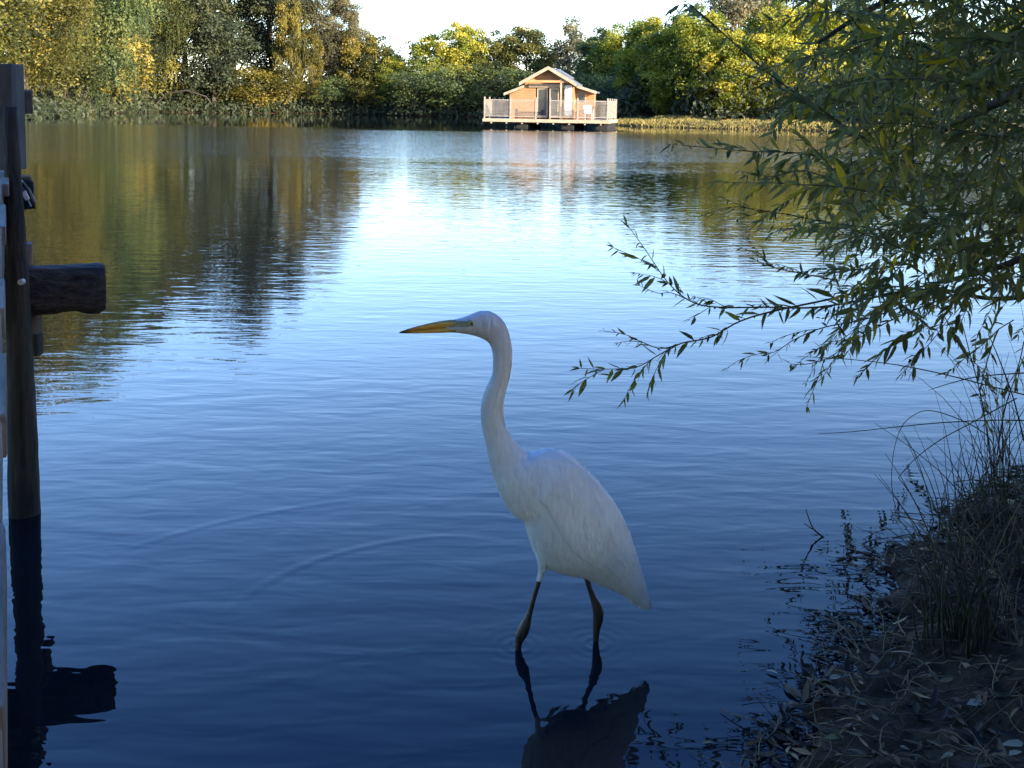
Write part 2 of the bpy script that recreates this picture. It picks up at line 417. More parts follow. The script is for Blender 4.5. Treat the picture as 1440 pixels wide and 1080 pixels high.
def crown(kind, seed, H, Wr, base, n_clump, per, leaf):
    """crown in local coords, trunk at origin. H height, Wr crown radius, base = bottom of crown"""
    rng = np.random.default_rng(seed)
    Cs, As, Ns, Ls, Ws, T = [], [], [], [], [], []
    hc = (H - base) / 2; zc = base + hc
    centres = []
    for i in range(n_clump):
        d = rng.normal(size=3); d /= np.linalg.norm(d)
        rr = rng.uniform(.35, .95) ** .6
        zf = d[2] * rr
        wz = {'broad': 1.0, 'willow': 1.0, 'tall': 1.0, 'bush': 1.0, 'thin': 1.0}[kind]
        prof = math.sqrt(max(0.05, 1 - zf * zf))
        if kind == 'broad' and zf < 0: prof = max(prof, .9)
        if kind in ('tall',): prof = (1 - max(0, zf)) ** .55 * (1 - .25 * max(0, -zf))
        c = np.array([d[0] * rr * Wr * .85, d[1] * rr * Wr * .85, zc + zf * hc * .9])
        c += rng.normal(size=3) * Wr * .06
        centres.append((c, rng.uniform(.20, .36) * Wr * (.85 if kind != 'bush' else 1.0)))
    for c, r in centres:
        ct = rng.normal() * .30
        n = int(per * rng.uniform(.6, 1.35))
        d = rng.normal(size=(n, 3)); d = unit(d)
        d[:, 2] = np.where(rng.random(n) < .7, np.abs(d[:, 2]), d[:, 2]); 
        rad = r * (0.55 + 0.5 * rng.random(n) ** .7)[:, None]
        p = c + d * rad * np.array([1.1, 1.1, .95]) + rng.normal(size=(n, 3)) * r * .10
        if kind in ('willow', 'tall') and rng.random() < (.32 if kind == 'willow' else .12):
            # hanging strands
            ns = max(3, n // 14)
            th = rng.random(ns) * 2 * PI
            sp = c + np.stack([np.cos(th) * r * rng.uniform(.3, 1.1, ns), np.sin(th) * r * rng.uniform(.3, 1.1, ns), rng.uniform(-.2, .5, ns) * r], 1)
            ln = rng.uniform(.5, 1.7, ns) * r
            k = 13
            t = np.linspace(0, 1, k)[None, :, None] + rng.normal(size=(ns, k, 1)) * .02
            sway = rng.normal(size=(ns, 1, 3)) * .14; sway[:, :, 2] = 0
            q = sp[:, None, :] + t * ln[:, None, None] * (np.array([0, 0, -1.0]) + sway) + rng.normal(size=(ns, k, 3)) * .05
            q = q.reshape(-1, 3)
            Cs.append(q); As.append(np.array([0, 0, -1.0]) + rng.normal(size=q.shape) * .35); Ns.append(unit(q - c) + rng.normal(size=q.shape) * .5)
            Ls.append(leaf * rng.uniform(1.0, 1.7, len(q))); Ws.append(leaf * rng.uniform(.3, .5, len(q)))
            T.append(.5 + ct + rng.normal(size=len(q)) * .07)
        Cs.append(p); As.append(rng.normal(size=p.shape) * np.array([1, 1, .6])); Ns.append(d + rng.normal(size=p.shape) * .42)
        Ls.append(leaf * rng.uniform(.7, 1.5, n)); Ws.append(leaf * rng.uniform(.45, .85, n))
        T.append(.5 + ct + rng.normal(size=n) * .08)
    # loose sprigs to break the outline
    n = int(n_clump * per * .02)
    d = unit(rng.normal(size=(n, 3)))
    p = np.stack([d[:, 0] * Wr * .98, d[:, 1] * Wr * .98, zc + d[:, 2] * hc * 1.0], 1) * 1.0 + rng.normal(size=(n, 3)) * Wr * .06
    Cs.append(p); As.append(rng.normal(size=p.shape)); Ns.append(rng.normal(size=p.shape)); Ls.append(leaf * rng.uniform(.6, 1.2, n)); Ws.append(leaf * rng.uniform(.4, .7, n)); T.append(np.full(n, .55))
    Cn = np.concatenate(Cs)
    keep = Cn[:, 2] > .15
    Cn = Cn[keep]
    V, Fq = leaf_quads(rng, Cn, np.concatenate(As)[keep], np.concatenate(Ns)[keep], np.concatenate(Ls)[keep], np.concatenate(Ws)[keep])
    me = np_mesh('crown', V, Fq, attrs={'tone': np.clip(np.concatenate(T)[keep], 0, 1)})
    return me, centres

bark = wood_mat('bark', (0.020, 0.016, 0.012), (0.085, 0.070, 0.052), scale=4, stretch=(3, 3, .6), bump=.8)
bark_pale = wood_mat('pale_bark', (0.08, 0.07, 0.06), (0.33, 0.30, 0.25), scale=4, stretch=(3, 3, .8), bump=.5)

def trunk_mesh(seed, H, base, centres, r0, mat_stems=1):
    rnd = random.Random(seed)
    mb = MB()
    lean = Vector((rnd.uniform(-.08, .08), rnd.uniform(-.05, .05), 1))
    top = H * .82
    pts = [Vector((0, 0, -.3))] + [lean * (top * t) + Vector((rnd.uniform(-1, 1), rnd.uniform(-1, 1), 0)) * (.02 * H * t) for t in (.08, .25, .45, .65, .85, 1)]
    rad = [r0 * 1.25, r0, r0 * .85, r0 * .68, r0 * .5, r0 * .3, r0 * .08]
    mb.tube(pts, rad, 8)
    cs = sorted(centres, key=lambda c: rnd.random())[:22]
    for c, r in cs:
        tz = min(max(c[2] * rnd.uniform(.45, .75), base * .4 + .2), top * .95)
        f = tz / top
        p0 = lean * tz
        p2 = Vector([float(v) for v in c])
        p1 = p0.lerp(p2, .5) + Vector((0, 0, rnd.uniform(.0, .1) * H * .5))
        rb = r0 * (.42 - .3 * f)
        mb.tube([p0, p0.lerp(p1, .5), p1, p1.lerp(p2, .5) + Vector((0, 0, .02 * H)), p2], [rb, rb * .8, rb * .6, rb * .4, rb * .12], 5)
    bmesh.ops.recalc_face_normals(mb.bm, faces=mb.bm.faces)
    me = bpy.data.meshes.new('trunk'); mb.bm.to_mesh(me); mb.bm.free()
    me.polygons.foreach_set('use_smooth', np.ones(len(me.polygons), dtype=bool))
    return me

OLIVE = leaf_mat('olive_leaves', [(0, (0.022, 0.033, 0.013)), (.45, (0.056, 0.069, 0.018)), (.75, (0.119, 0.119, 0.027)), (1, (0.250, 0.219, 0.044))], var=.25)
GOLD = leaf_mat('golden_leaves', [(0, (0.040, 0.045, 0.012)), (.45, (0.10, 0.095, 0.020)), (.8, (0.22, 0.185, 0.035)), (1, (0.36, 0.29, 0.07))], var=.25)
DARK = leaf_mat('dark_leaves', [(0, (0.034, 0.055, 0.026)), (.5, (0.085, 0.120, 0.044)), (1, (0.182, 0.208, 0.058))], var=.3)
LIME = leaf_mat('bright_green_leaves', [(0, (0.065, 0.104, 0.018)), (.5, (0.195, 0.227, 0.033)), (1, (0.468, 0.416, 0.065))], var=.25)
DARKER = leaf_mat('shadow_green_leaves', [(0, (0.013, 0.021, 0.013)), (.5, (0.031, 0.044, 0.023)), (1, (0.072, 0.081, 0.034))], var=.3, trans=.3)  # shade of the left grove and undergrowth is put into this leaf colour
GREY = leaf_mat('grey_green_leaves', [(0, (0.055, 0.058, 0.035)), (.5, (0.12, 0.12, 0.06)), (1, (0.24, 0.21, 0.11))], var=.2)

PROTO = {}
def proto(key):
    if key in PROTO: return PROTO[key]
    kind, v = key
    cfg = {  # H, radius, base, clumps, per, leaf   (unit trees scaled later)
        'big': ('willow', 26, 7.5, .0, 120, 400, .25),
        'tall': ('tall', 26, 5.5, .0, 115, 370, .25),
        'mid': ('broad', 10, 3.6, .0, 95, 200, .235),
        'weep': ('willow', 12, 3.8, .1, 75, 140, .25),
        'thin': ('thin', 10, 2.2, 1.6, 26, 80, .20),
        'bush': ('bush', 4.5, 2.8, .1, 34, 130, .19),
    }[kind]
    k, H, Wr, base, nc, per, leaf = cfg
    seed = 100 * (hash_s(kind) % 97) + v
    cm, cs = crown(k, seed, H, Wr, base, nc, per, leaf)
    tm = trunk_mesh(seed, H, base, cs, {'big': .42, 'tall': .34, 'mid': .16, 'weep': .18, 'thin': .09, 'bush': .06}[kind])
    PROTO[key] = (cm, tm, cfg)
    return PROTO[key]
def hash_s(s): return sum((i + 1) * ord(c) for i, c in enumerate(s))

ROOT_MESH = {}
def tree(name, px, Y, H, wid, key, mat, label, cat='tree', group=None, X=None, bm=None, rz=None):
    cm, tm, cfg = proto(key)
    x = (px - 720) / 1500 * Y * 1.0 if X is None else X
    g = gz(x, Y)
    o = empty(name, (x, Y, g), random.uniform(0, 6.28) if rz is None else rz)
    def dup(me, mt):
        kk = (me.name, mt.name)
        if kk not in ROOT_MESH:
            m2 = me.copy(); m2.materials.clear(); m2.materials.append(mt); ROOT_MESH[kk] = m2
        return ROOT_MESH[kk]
    s = (wid / (2 * cfg[2]), wid / (2 * cfg[2]), H / cfg[1])
    for nm, me, mt in (('crown', cm, mat), ('trunk', tm, bm or bark)):
        c = bpy.data.objects.new(nm, dup(me, mt)); C.objects.link(c); c.parent = o; c.scale = s
    tag(o, label, cat, group)
    return o

GL = 'tall trees on the left shore'; GC = 'trees along the far shore'; GR = 'trees on the right shore'; GB = 'bushes at the waterline'
# left grove
tree('willow_tree', -90, 62, 21, 15, ('big', 1), OLIVE, 'big olive willow at the far left edge, mostly cut off by the frame', group=GL)
tree('willow_tree', 35, 74, 20, 12, ('big', 2), GOLD, 'yellow lit willow at the far left above the jetty post', group=GL)
tree('willow_tree', 118, 92, 24, 14, ('big', 3), DARK, 'dark olive willow just right of the yellow willow at the left edge', group=GL)
tree('willow_tree', 205, 112, 25, 10, ('big', 1), OLIVE, 'tall olive willow with drooping strands above the low arched branch', group=GL)
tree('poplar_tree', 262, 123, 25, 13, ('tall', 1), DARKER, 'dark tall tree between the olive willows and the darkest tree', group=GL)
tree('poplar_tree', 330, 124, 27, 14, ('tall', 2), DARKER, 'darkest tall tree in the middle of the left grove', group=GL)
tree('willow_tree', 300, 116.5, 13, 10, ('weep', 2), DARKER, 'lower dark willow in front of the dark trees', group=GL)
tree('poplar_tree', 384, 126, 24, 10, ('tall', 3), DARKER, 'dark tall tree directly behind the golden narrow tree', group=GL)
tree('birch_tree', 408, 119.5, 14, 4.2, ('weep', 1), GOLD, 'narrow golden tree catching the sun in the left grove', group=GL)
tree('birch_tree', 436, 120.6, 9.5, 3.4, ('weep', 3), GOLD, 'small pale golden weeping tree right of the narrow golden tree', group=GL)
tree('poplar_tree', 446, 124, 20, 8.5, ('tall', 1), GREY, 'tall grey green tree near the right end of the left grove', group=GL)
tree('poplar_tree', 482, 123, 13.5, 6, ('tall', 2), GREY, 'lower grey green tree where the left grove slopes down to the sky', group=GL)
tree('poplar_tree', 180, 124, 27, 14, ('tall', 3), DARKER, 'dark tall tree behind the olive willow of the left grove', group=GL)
tree('poplar_tree', 80, 104, 25, 14, ('tall', 1), DARKER, 'dark tall tree behind the yellow willow at the left', group=GL)
tree('shore_bush', 90, 84.5, 6.5, 8, ('bush', 1), OLIVE, 'wide olive bush on the left bank under the willows', 'bush', GB)
tree('shore_bush', 150, 102, 8.0, 10, ('bush', 2), GOLD, 'tall olive gold bush hanging over the left bank', 'bush', GB)
tree('shore_bush', 205, 116.5, 6.5, 8, ('bush', 1), OLIVE, 'olive bush at the foot of the tall olive willow', 'bush', GB)
tree('shore_bush', 258, 118, 3.4, 6, ('bush', 3), GOLD, 'low yellow bush seen under the arched branch', 'bush', GB)
tree('shore_bush', 315, 118.5, 2.6, 5, ('bush', 2), GOLD, 'small golden bush left of the orange bush', 'bush', GB)
tree('shore_bush', 365, 118.4, 4.8, 9.5, ('bush', 3), GOLD, 'wide orange gold bush lit at the foot of the golden tree', 'bush', GB)
tree('shore_bush', 470, 119.5, 4.0, 6, ('bush', 1), DARK, 'dark bush at the right end of the left grove', 'bush', GB)
# far centre
cent = [
 (508, 121, 9.8, 6.0, ('weep', 1), GOLD, 'pale yellow tree at the left end of the far shore row'),
 (533, 120, 8.6, 5.5, ('mid', 1), OLIVE, 'olive round tree second from the left in the far row'),
 (572, 119, 9.4, 4.0, ('thin', 1), GREY, 'thin bare looking tree with sky showing through it'),
 (556, 118, 6.0, 5.0, ('mid', 2), LIME, 'low green tree in front of the thin tree'),
 (612, 117, 8.6, 7.0, ('mid', 2), LIME, 'green round tree to the right of the thin tree'),
 (652, 117, 9.8, 6.5, ('mid', 3), LIME, 'taller green tree left of the floating cabin'),
 (690, 117, 9.0, 6.5, ('mid', 1), OLIVE, 'olive tree just left of the floating cabin roof'),
 (738, 118, 9.3, 7.5, ('mid', 3), OLIVE, 'olive tree directly behind the floating cabin ridge'),
 (795, 119, 10.3, 7.5, ('weep', 2), GREY, 'pale grey green tree rising right of the cabin ridge'),
 (838, 112, 9.0, 6.0, ('mid', 2), DARK, 'dark green tree right behind the cabin railing end'),
 (868, 108, 9.0, 7.0, ('mid', 1), LIME, 'green tree right of the floating cabin'),
 (580, 113.5, 4.5, 6.5, ('bush', 2), DARK, 'dark bush overhanging the far water left of the cabin'),
 (640, 112.5, 5.2, 8.5, ('bush', 3), DARK, 'wide dark bush at the far waterline left of the cabin'),
 (700, 112.5, 5.0, 8.0, ('bush', 1), DARK, 'dark bush just behind the left railing of the cabin'),
 (760, 112.5, 4.6, 8.0, ('bush', 2), DARK, 'dark bush behind the middle of the cabin'),
 (515, 118.5, 4.0, 6.0, ('bush', 1), OLIVE, 'olive bush at the left end of the far shore row'),
 (830, 101, 4.2, 7.5, ('bush', 3), DARK, 'dark bush behind the right end of the cabin deck'),
 (880, 93, 3.8, 6.0, ('bush', 2), DARK, 'dark bush between the cabin and the sunlit bank'),
]
for px, Y, H, wd, key, mt, lb in cent:
    isb = key[0] == 'bush'
    tree('shore_bush' if isb else 'broadleaf_tree', px, Y, H, wd, key, mt, lb, 'bush' if isb else 'tree', GB if isb else GC)
right = [
 (905, 88, 8.4, 5.5, ('mid', 3), LIME, 'bright green tree at the left end of the sunlit right bank'),
 (940, 84, 8.2, 5.5, ('mid', 2), LIME, 'yellow green tree second from the left on the sunlit right bank'),
 (978, 81, 8.6, 5.5, ('mid', 1), LIME, 'yellow green tree behind the long overhanging twig tip'),
 (1015, 79, 6.6, 5.0, ('mid', 3), LIME, 'lower bright green tree in front of the pale willow'),
 (1052, 79, 7.4, 5.2, ('mid', 2), LIME, 'bright green tree in front of the tall pale willow'),
 (1090, 79, 8.6, 5.2, ('mid', 1), LIME, 'bright yellow green tree just left of the near foliage'),
 (1135, 80, 8.6, 5.6, ('mid', 3), LIME, 'bright green tree half covered by the near foliage'),
 (1030, 90, 12.5, 8.0, ('weep', 1), GREY, 'tall pale willow behind the bright green trees'),
 (1095, 93, 12.0, 8.0, ('tall', 3), GREY, 'tall grey green tree right of the pale willow'),
 (1165, 92, 12.5, 8.5, ('tall', 1), DARK, 'tall dark tree behind the near foliage'),
 (1240, 90, 9.0, 8.0, ('mid', 2), LIME, 'green tree showing in gaps through the near foliage'),
 (1330, 88, 9.0, 8.0, ('mid', 1), OLIVE, 'olive tree showing in gaps near the right edge'),
 (1430, 86, 9.0, 8.0, ('mid', 3), LIME, 'green tree at the right edge behind the near foliage'),
 (960, 105, 9.6, 8.0, ('mid', 1), OLIVE, 'olive tree in the second row of the right shore'),
 (910, 108, 9.9, 8.0, ('weep', 3), GREY, 'pale tree in the second row right of the cabin'),
]
for px, Y, H, wd, key, mt, lb in right:
    tree('broadleaf_tree', px, Y, H, wd, key, mt, lb, 'tree', GR)

# trees of the near bank behind the viewpoint and to the right: they shade the foreground
nb = [(3.2, -5.5, 8.5, 7), (-4.5, -5.5, 9, 8), (-9, -3, 9, 7.5), (7.5, -1.5, 7.5, 6), (12, 1, 8.5, 7), (8.5, -4.5, 8.5, 7), (13, -9, 9.5, 8), (5, -9, 9, 8), (14.5, -1, 8, 7), (-2, -11, 10, 8), (19, 4, 8, 7), (9.5, 1.5, 6.5, 5.5), (20, -7, 10, 8)]
for i, (x, y, H, wd) in enumerate(nb):
    tree('broadleaf_tree', 0, y, H, wd, ('mid', 1 + i % 3), DARK, 'dark tree on the near bank, outside the frame', 'tree', 'trees on the near bank outside the frame', X=x)

# undergrowth filling the gaps under the trees all round the far shore
def undergrowth():
    rng = np.random.default_rng(5)
    n = 620000
    P = np.stack([rng.uniform(-62, 50, n), rng.uniform(50, 145, n)], 1)
    s = lake_sd(P)
    lim = 2.2 + 2.5 * vnoise(P[:, 0] * .22, P[:, 1] * .22, 11)
    k = (s > -.1) & (s < 22) & (rng.random(n) < np.exp(-(s - 1) / 14))
    # keep the sunlit right bank open near the water
    rb = (P[:, 0] > 6) & (P[:, 1] < 84) & (s < 5.0)
    side = (P[:, 0] > 18) & (P[:, 1] < 68)
    k &= ~rb & ~side
    P = P[k]; s = s[k]
    clump = vnoise(P[:, 0] * .35, P[:, 1] * .35, 12) * .6 + vnoise(P[:, 0] * .9, P[:, 1] * .9, 13) * .4
    hmax = (1.6 + 5.4 * clump) * np.clip((s + .2) / 3.5, .12, 1) * np.where(P[:, 0] < -12, .75, .85)
    z = np.maximum(terrain(P), 0) + hmax * rng.random(len(P)) ** .95
    Cn = np.column_stack([P, z])
    N = rng.normal(size=Cn.shape) * .6 + np.array([.1, -.5, .6])
    V, F = leaf_quads(rng, Cn, rng.normal(size=Cn.shape), N, rng.uniform(.25, .6, len(Cn)), rng.uniform(.14, .34, len(Cn)))
    tone = np.clip(.25 + .5 * clump + rng.normal(size=len(Cn)) * .1, 0, 1)
    me = np_mesh('undergrowth', V, F, attrs={'tone': tone})
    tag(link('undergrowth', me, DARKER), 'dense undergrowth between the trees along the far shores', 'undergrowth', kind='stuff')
undergrowth()
def bank_grass():
    rng = np.random.default_rng(6)
    n = 130000
    P = np.stack([rng.uniform(5, 30, n), rng.uniform(60, 100, n)], 1)
    s = lake_sd(P); k = (s > -.1) & (s < 5.5) & (rng.random(n) < .9); P = P[k]; s = s[k]
    g = terrain(P); cl = vnoise(P[:, 0] * .8, P[:, 1] * .8, 21)
    h = rng.uniform(.10, .30, len(P)) * (.4 + cl)
    base = np.column_stack([P, g - .05])
    a = rng.normal(size=base.shape) * .35 + np.array([0, 0, 1.0])
    V, F = leaf_quads(rng, base + unit(a) * h[:, None] * .5, a, rng.normal(size=base.shape) + np.array([0, -1, .2]), h, rng.uniform(.04, .09, len(P)))
    me = np_mesh('bank_grass', V, F, attrs={'tone': np.clip(.35 + .4 * cl + rng.normal(size=len(P)) * .12, 0, 1)})
    mt = leaf_mat('dry_grass', [(0, (0.07, 0.075, 0.02)), (.5, (0.20, 0.17, 0.045)), (1, (0.38, 0.29, 0.10))], trans=.3)
    tag(link('bank_grass', me, mt), 'sunlit dry yellow grass on the right far bank', 'grass', kind='stuff')
bank_grass()

# low arched branch and driftwood of the left shore
mb = MB()
A = [Wz(196, 158, 0) + Vector((0, 0, -.2)), W(215, 150, 113), W(235, 132, 112.5), W(262, 127, 112.5), W(290, 136, 113), W(300, 150, 113)]
mb.tube(A, [.2, .17, .14, .11, .08, .04], 7); mb.tube([A[1], W(205, 140, 113), W(200, 120, 114)], [.16, .12, .05], 6)
tag(mb.build('arched_branch', plain_mat('black_bark', (.02, .016, .012), nscale=3), smooth=True), 'dark arched branch reaching over the water below the left trees', 'branch')
mb = MB(); p = Wz(188, 157, 0)
mb.tube([p + Vector((-1.2, 0, .25)), p + Vector((0, .2, .4)), p + Vector((1.2, .3, .2)), p + Vector((2.1, 0, .05))], [.1, .16, .14, .05], 6)
tag(mb.build('driftwood_log', bark_pale, smooth=True), 'pale driftwood lying on the dark left shore', 'log')

# ------------------------------------------------------------------ floating cabin
FRp = Wz(855, 181, 0)
TH = R(10.5)
WD = 7.95
ex = Vector((math.cos(TH), -math.sin(TH), 0)); ey = Vector((math.sin(TH), math.cos(TH), 0))
O = FRp - ex * WD
cab = empty('floating_cabin', (O.x, O.y, 0), -TH)
tag(cab, 'small wooden cabin with gabled roof and railed deck floating on the lake', 'cabin')
def LP(px, py, yl):
    d = ray(px, py); o = Vector((0, 0, CAMH)) - O
    t = (yl - o.dot(ey)) / d.dot(ey); q = o + d * t
    return q.dot(ex), q.z
cedar = wood_mat('cedar_boards', (0.30, 0.135, 0.055), (0.55, 0.29, 0.13), scale=3, stretch=(.5, .5, 9), bump=.3)
m_, nt_, b_ = new_mat('cedar_siding')
vz = texco(nt_); sx_ = nt_.nodes.new('ShaderNodeSeparateXYZ'); nt_.links.new(vz, sx_.inputs[0])
fr = math_node(nt_, 'FRACT', math_node(nt_, 'MULTIPLY', sx_.outputs['Z'], 7.0))
n_ = noise(nt_, 3, 5, .6, texco(nt_, scale=(.8, .8, 7)))
r_ = ramp(nt_, [(.3, (0.24, 0.115, 0.050)), (.7, (0.40, 0.205, 0.094))]); nt_.links.new(n_.outputs[0], r_.inputs[0])
nt_.links.new(r_.outputs[0], b_.inputs['Base Color']); b_.inputs['Roughness'].default_value = .7
bp_ = nt_.nodes.new('ShaderNodeBump'); bp_.inputs['Strength'].default_value = 1; bp_.inputs['Distance'].default_value = .03
nt_.links.new(math_node(nt_, 'POWER', fr, .4), bp_.inputs['Height']); nt_.links.new(bp_.outputs[0], b_.inputs['Normal'])
siding = m_
pale_wood = wood_mat('pale_timber', (0.24, 0.19, 0.13), (0.38, 0.31, 0.22), scale=3, stretch=(2, 2, 2), bump=.2)
rail_wood = wood_mat('grey_rail_timber', (0.17, 0.155, 0.13), (0.31, 0.28, 0.235), scale=3, stretch=(2, 2, 2), bump=.2)
deck_wood = wood_mat('deck_timber', (0.30, 0.24, 0.17), (0.52, 0.43, 0.32), scale=3, stretch=(1, 6, 1), bump=.3)
roof_mat = plain_mat('roof_sheet', (0.10, 0.115, 0.13), rough=.6, nscale=3)
dark_float = plain_mat('float_plastic', (0.006, 0.006, 0.007), rough=.9, nscale=3)
cloth = plain_mat('white_canvas', (0.72, 0.70, 0.64), rough=.9, nscale=6, var=.1)
m_, nt_, b_ = new_mat('dark_glass'); b_.inputs['Base Color'].default_value = (0.03, 0.035, 0.04, 1); b_.inputs['Roughness'].default_value = .08
glass = m_
DZ = 0.50
DD = 6.2
mb = MB()
nb_ = 44
for i in range(nb_):
    x0 = WD * i / nb_
    mb.box(x0 + .006, x0 + WD / nb_ - .006, 0, DD, DZ - .05, DZ)
mb.build('deck', deck_wood, cab)
mb = MB()
mb.box(0, WD, -.045, -.002, DZ - .19, DZ + .01); mb.box(WD + .002, WD + .045, -.04, DD, DZ - .19, DZ + .01); mb.box(-.045, -.002, -.04, DD, DZ - .19, DZ + .01)
for xx in np.arange(.5, WD, .9): mb.box(xx, xx + .09, .02, DD - .02, DZ - .22, DZ - .055)
mb.build('fascia', pale_wood, cab)
for px in (734.5, 799, 864):
    x, z = LP(px, 178, .5) if px < 850 else (WD - .42, 0)
    mb = MB()
    mb.box(x - .40, x + .38, .25, DD - .3, -.15, DZ - .24, bev=.06)
    mb.build('float', dark_float, cab)
for xx in np.arange(.45, WD, 1.0):
    mb = MB(); mb.box(xx, xx + .08, .005, .4, DZ - .30, DZ - .225); mb.build('joist', pale_wood, cab)
# cabin walls
YF = 1.55; YB = 3.7
def xz(px, py, yl=YF): return LP(px, py, yl)
xl = xz(716.5, 150)[0]; xm = xz(737.5, 150)[0]; xr = xz(806, 150)[0]; xr2 = xz(835, 150, YF + 1.1)[0]
zt_l = xz(717, 131.5)[1]; zt_m = xz(737, 117)[1]; zap = xz(770.5, 96)[1]; xap = (xm + xr) / 2
zt_r = xz(835, 131, YF + 1.1)[1]
xd0 = xz(753, 150)[0]; xd1 = xz(787, 150)[0]; zd1 = xz(770, 123.5)[1]; zl = xz(770, 118)[1]
def P3(x, z, y=YF): return Vector((x, y, z))
mb = MB(); th = Vector((0, .1, 0))
mb.poly_prism([P3(xm, DZ), P3(xd0, DZ), P3(xd0, zd1), P3(xm, zd1)], th)
mb.poly_prism([P3(xd1, DZ), P3(xr, DZ), P3(xr, zd1), P3(xd1, zd1)], th)
mb.poly_prism([P3(xm, zd1), P3(xr, zd1), P3(xr, zt_m), P3(xap, zap), P3(xm, zt_m)], th)
mb.box(xr - .1, xr, YF + .1, YB, DZ, zt_m - .03)
mb.box(xm, xm + .1, YF + .1, YB, DZ, zt_m - .03)
mb.poly_prism([P3(xm, DZ, YB), P3(xr, DZ, YB), P3(xr, zt_m, YB), P3(xap, zap, YB), P3(xm, zt_m, YB)], th)
mb.build('wall', siding, cab)
mb = MB()
mb.poly_prism([P3(xl, DZ), P3(xm - .003, DZ), P3(xm - .003, zt_m - .28), P3(xl, zt_l - .03)], th)
mb.box(xl, xl + .1, YF + .1, YB, DZ, zt_l - .06)
mb.build('side_room_wall', siding, cab)
mb = MB(); y2 = YF + 1.1
mb.poly_prism([P3(xr + .003, DZ, y2), P3(xr2, DZ, y2), P3(xr2, zt_r, y2), P3(xr + .003, zt_m - .28, y2)], th)
mb.box(xr2 - .1, xr2, y2 + .1, YB, DZ, zt_r - .05)
mb.build('side_room_wall', siding, cab)
# window in the recessed right side wall
mb = MB(); wx0 = xr + .12; mb.box(wx0, wx0 + .55, y2 - .04, y2 - .002, DZ + 1.05, DZ + 1.85)
wn = mb.build('window', pale_wood, cab)
mb = MB(); mb.box(wx0 + .06, wx0 + .49, y2 - .05, y2 - .042, DZ + 1.11, DZ + 1.79); mb.build('pane', glass, wn)
# roofs
def slab(name, xa, za, xb, zb, y0, y1, t, mat, parent=cab):
    mb = MB(); mb.poly_prism([Vector((xa, y0, za)), Vector((xb, y0, zb)), Vector((xb, y0, zb + t)), Vector((xa, y0, za + t))], Vector((0, y1 - y0, 0)))
    return mb.build(name, mat, parent)
def barge(name, xa, za, xb, zb, y0, t, parent):
    mb = MB(); mb.poly_prism([Vector((xa, y0 - .05, za - .06)), Vector((xb, y0 - .05, zb - .06)), Vector((xb, y0 - .05, zb + t)), Vector((xa, y0 - .05, za + t))], Vector((0, .048, 0)))
    return mb.build(name, mat=pale_wood, parent=parent)
yo = YF - .75
xel, zel = LP(730, 119, yo); xer, zer = LP(810.5, 120.5, yo); xa_, za_ = LP(771, 96.5, yo)
rf = slab('roof', xel, zel, xa_, za_, yo, YB + .3, .11, roof_mat); barge('bargeboard', xel, zel, xa_, za_, yo, .16, rf)
rf = slab('roof', xa_ + .002, za_, xer, zer, yo, YB + .3, .11, roof_mat); barge('bargeboard', xa_ + .002, za_, xer, zer, yo, .16, rf)
ya = YF - .35
x0_, z0_ = LP(708.5, 133, ya); x1_, z1_ = LP(737, 122, ya)
rf = slab('side_roof', x0_, z0_, x1_, z1_, ya, YB + .2, .09, roof_mat); barge('bargeboard', x0_, z0_, x1_, z1_, ya, .11, rf)
x0_, z0_ = LP(811, 122, y2 - .7); x1_, z1_ = LP(839, 131, y2 - .7)
rf = slab('side_roof', x0_, z0_, x1_, z1_, y2 - .7, YB + .2, .09, roof_mat); barge('bargeboard', x0_, z0_, x1_, z1_, y2 - .7, .11, rf)
# skylight hump behind the ridge on the right slope
mb = MB(); f0, f1 = .12, .62
xa1 = xa_ + (xer - xa_) * f0; za1 = za_ + (zer - za_) * f0; xb1 = xa_ + (xer - xa_) * f1; zb1 = za_ + (zer - za_) * f1
mb.poly_prism([Vector((xa1, YF + 1.2, za1 + .115)), Vector((xb1, YF + 1.2, zb1 + .115)), Vector((xb1, YF + 1.2, zb1 + .2)), Vector((xa1, YF + 1.2, za1 + .2))], Vector((0, 2.2, 0)))
mb.build('skylight', roof_mat, cab)
# porch beam and posts
mb = MB(); xb0 = xz(744, 120)[0]; xb1_ = xz(793.5, 120)[0]
mb.box(xb0, xb1_, YF - .14, YF - .004, zd1 + .02, zd1 + .25); mb.build('lintel', pale_wood, cab)
mb = MB(); xpst = LP(788.5, 150, yo + .15)[0]; mb.box(xpst - .05, xpst + .05, yo + .1, yo + .2, DZ, zer + .55); mb.build('porch_post', pale_wood, cab)
mb = MB(); mb.box(xel + .25, xer - .25, yo + .1, yo + .2, zel + .16, zel + .30); mb.build('tie_beam', cedar, cab)
# doors
for a, c in ((755, 770), (772.3, 785.5)):
    x0_ = xz(a, 150)[0]; x1_ = xz(c, 150)[0]; zb_ = DZ + .08
    mb = MB(); f = .07
    mb.box(x0_, x1_, YF + .01, YF + .06, zb_, zb_ + .16); mb.box(x0_, x1_, YF + .01, YF + .06, zd1 - .1, zd1 - .01)
    mb.box(x0_, x0_ + f, YF + .01, YF + .06, zb_ + .162, zd1 - .102); mb.box(x1_ - f, x1_, YF + .01, YF + .06, zb_ + .162, zd1 - .102)
    dr = mb.build('door', pale_wood, cab)
    mb = MB(); mb.box(x0_ + f - .005, x1_ - f + .005, YF + .03, YF + .045, zb_ + .15, zd1 - .09); mb.build('door_glass', glass, dr)
    mb = MB(); mb.box(x1_ - .05, x1_ - .03, YF - .03, YF + .008, DZ + 1.0, DZ + 1.14); mb.build('handle', roof_mat, dr)
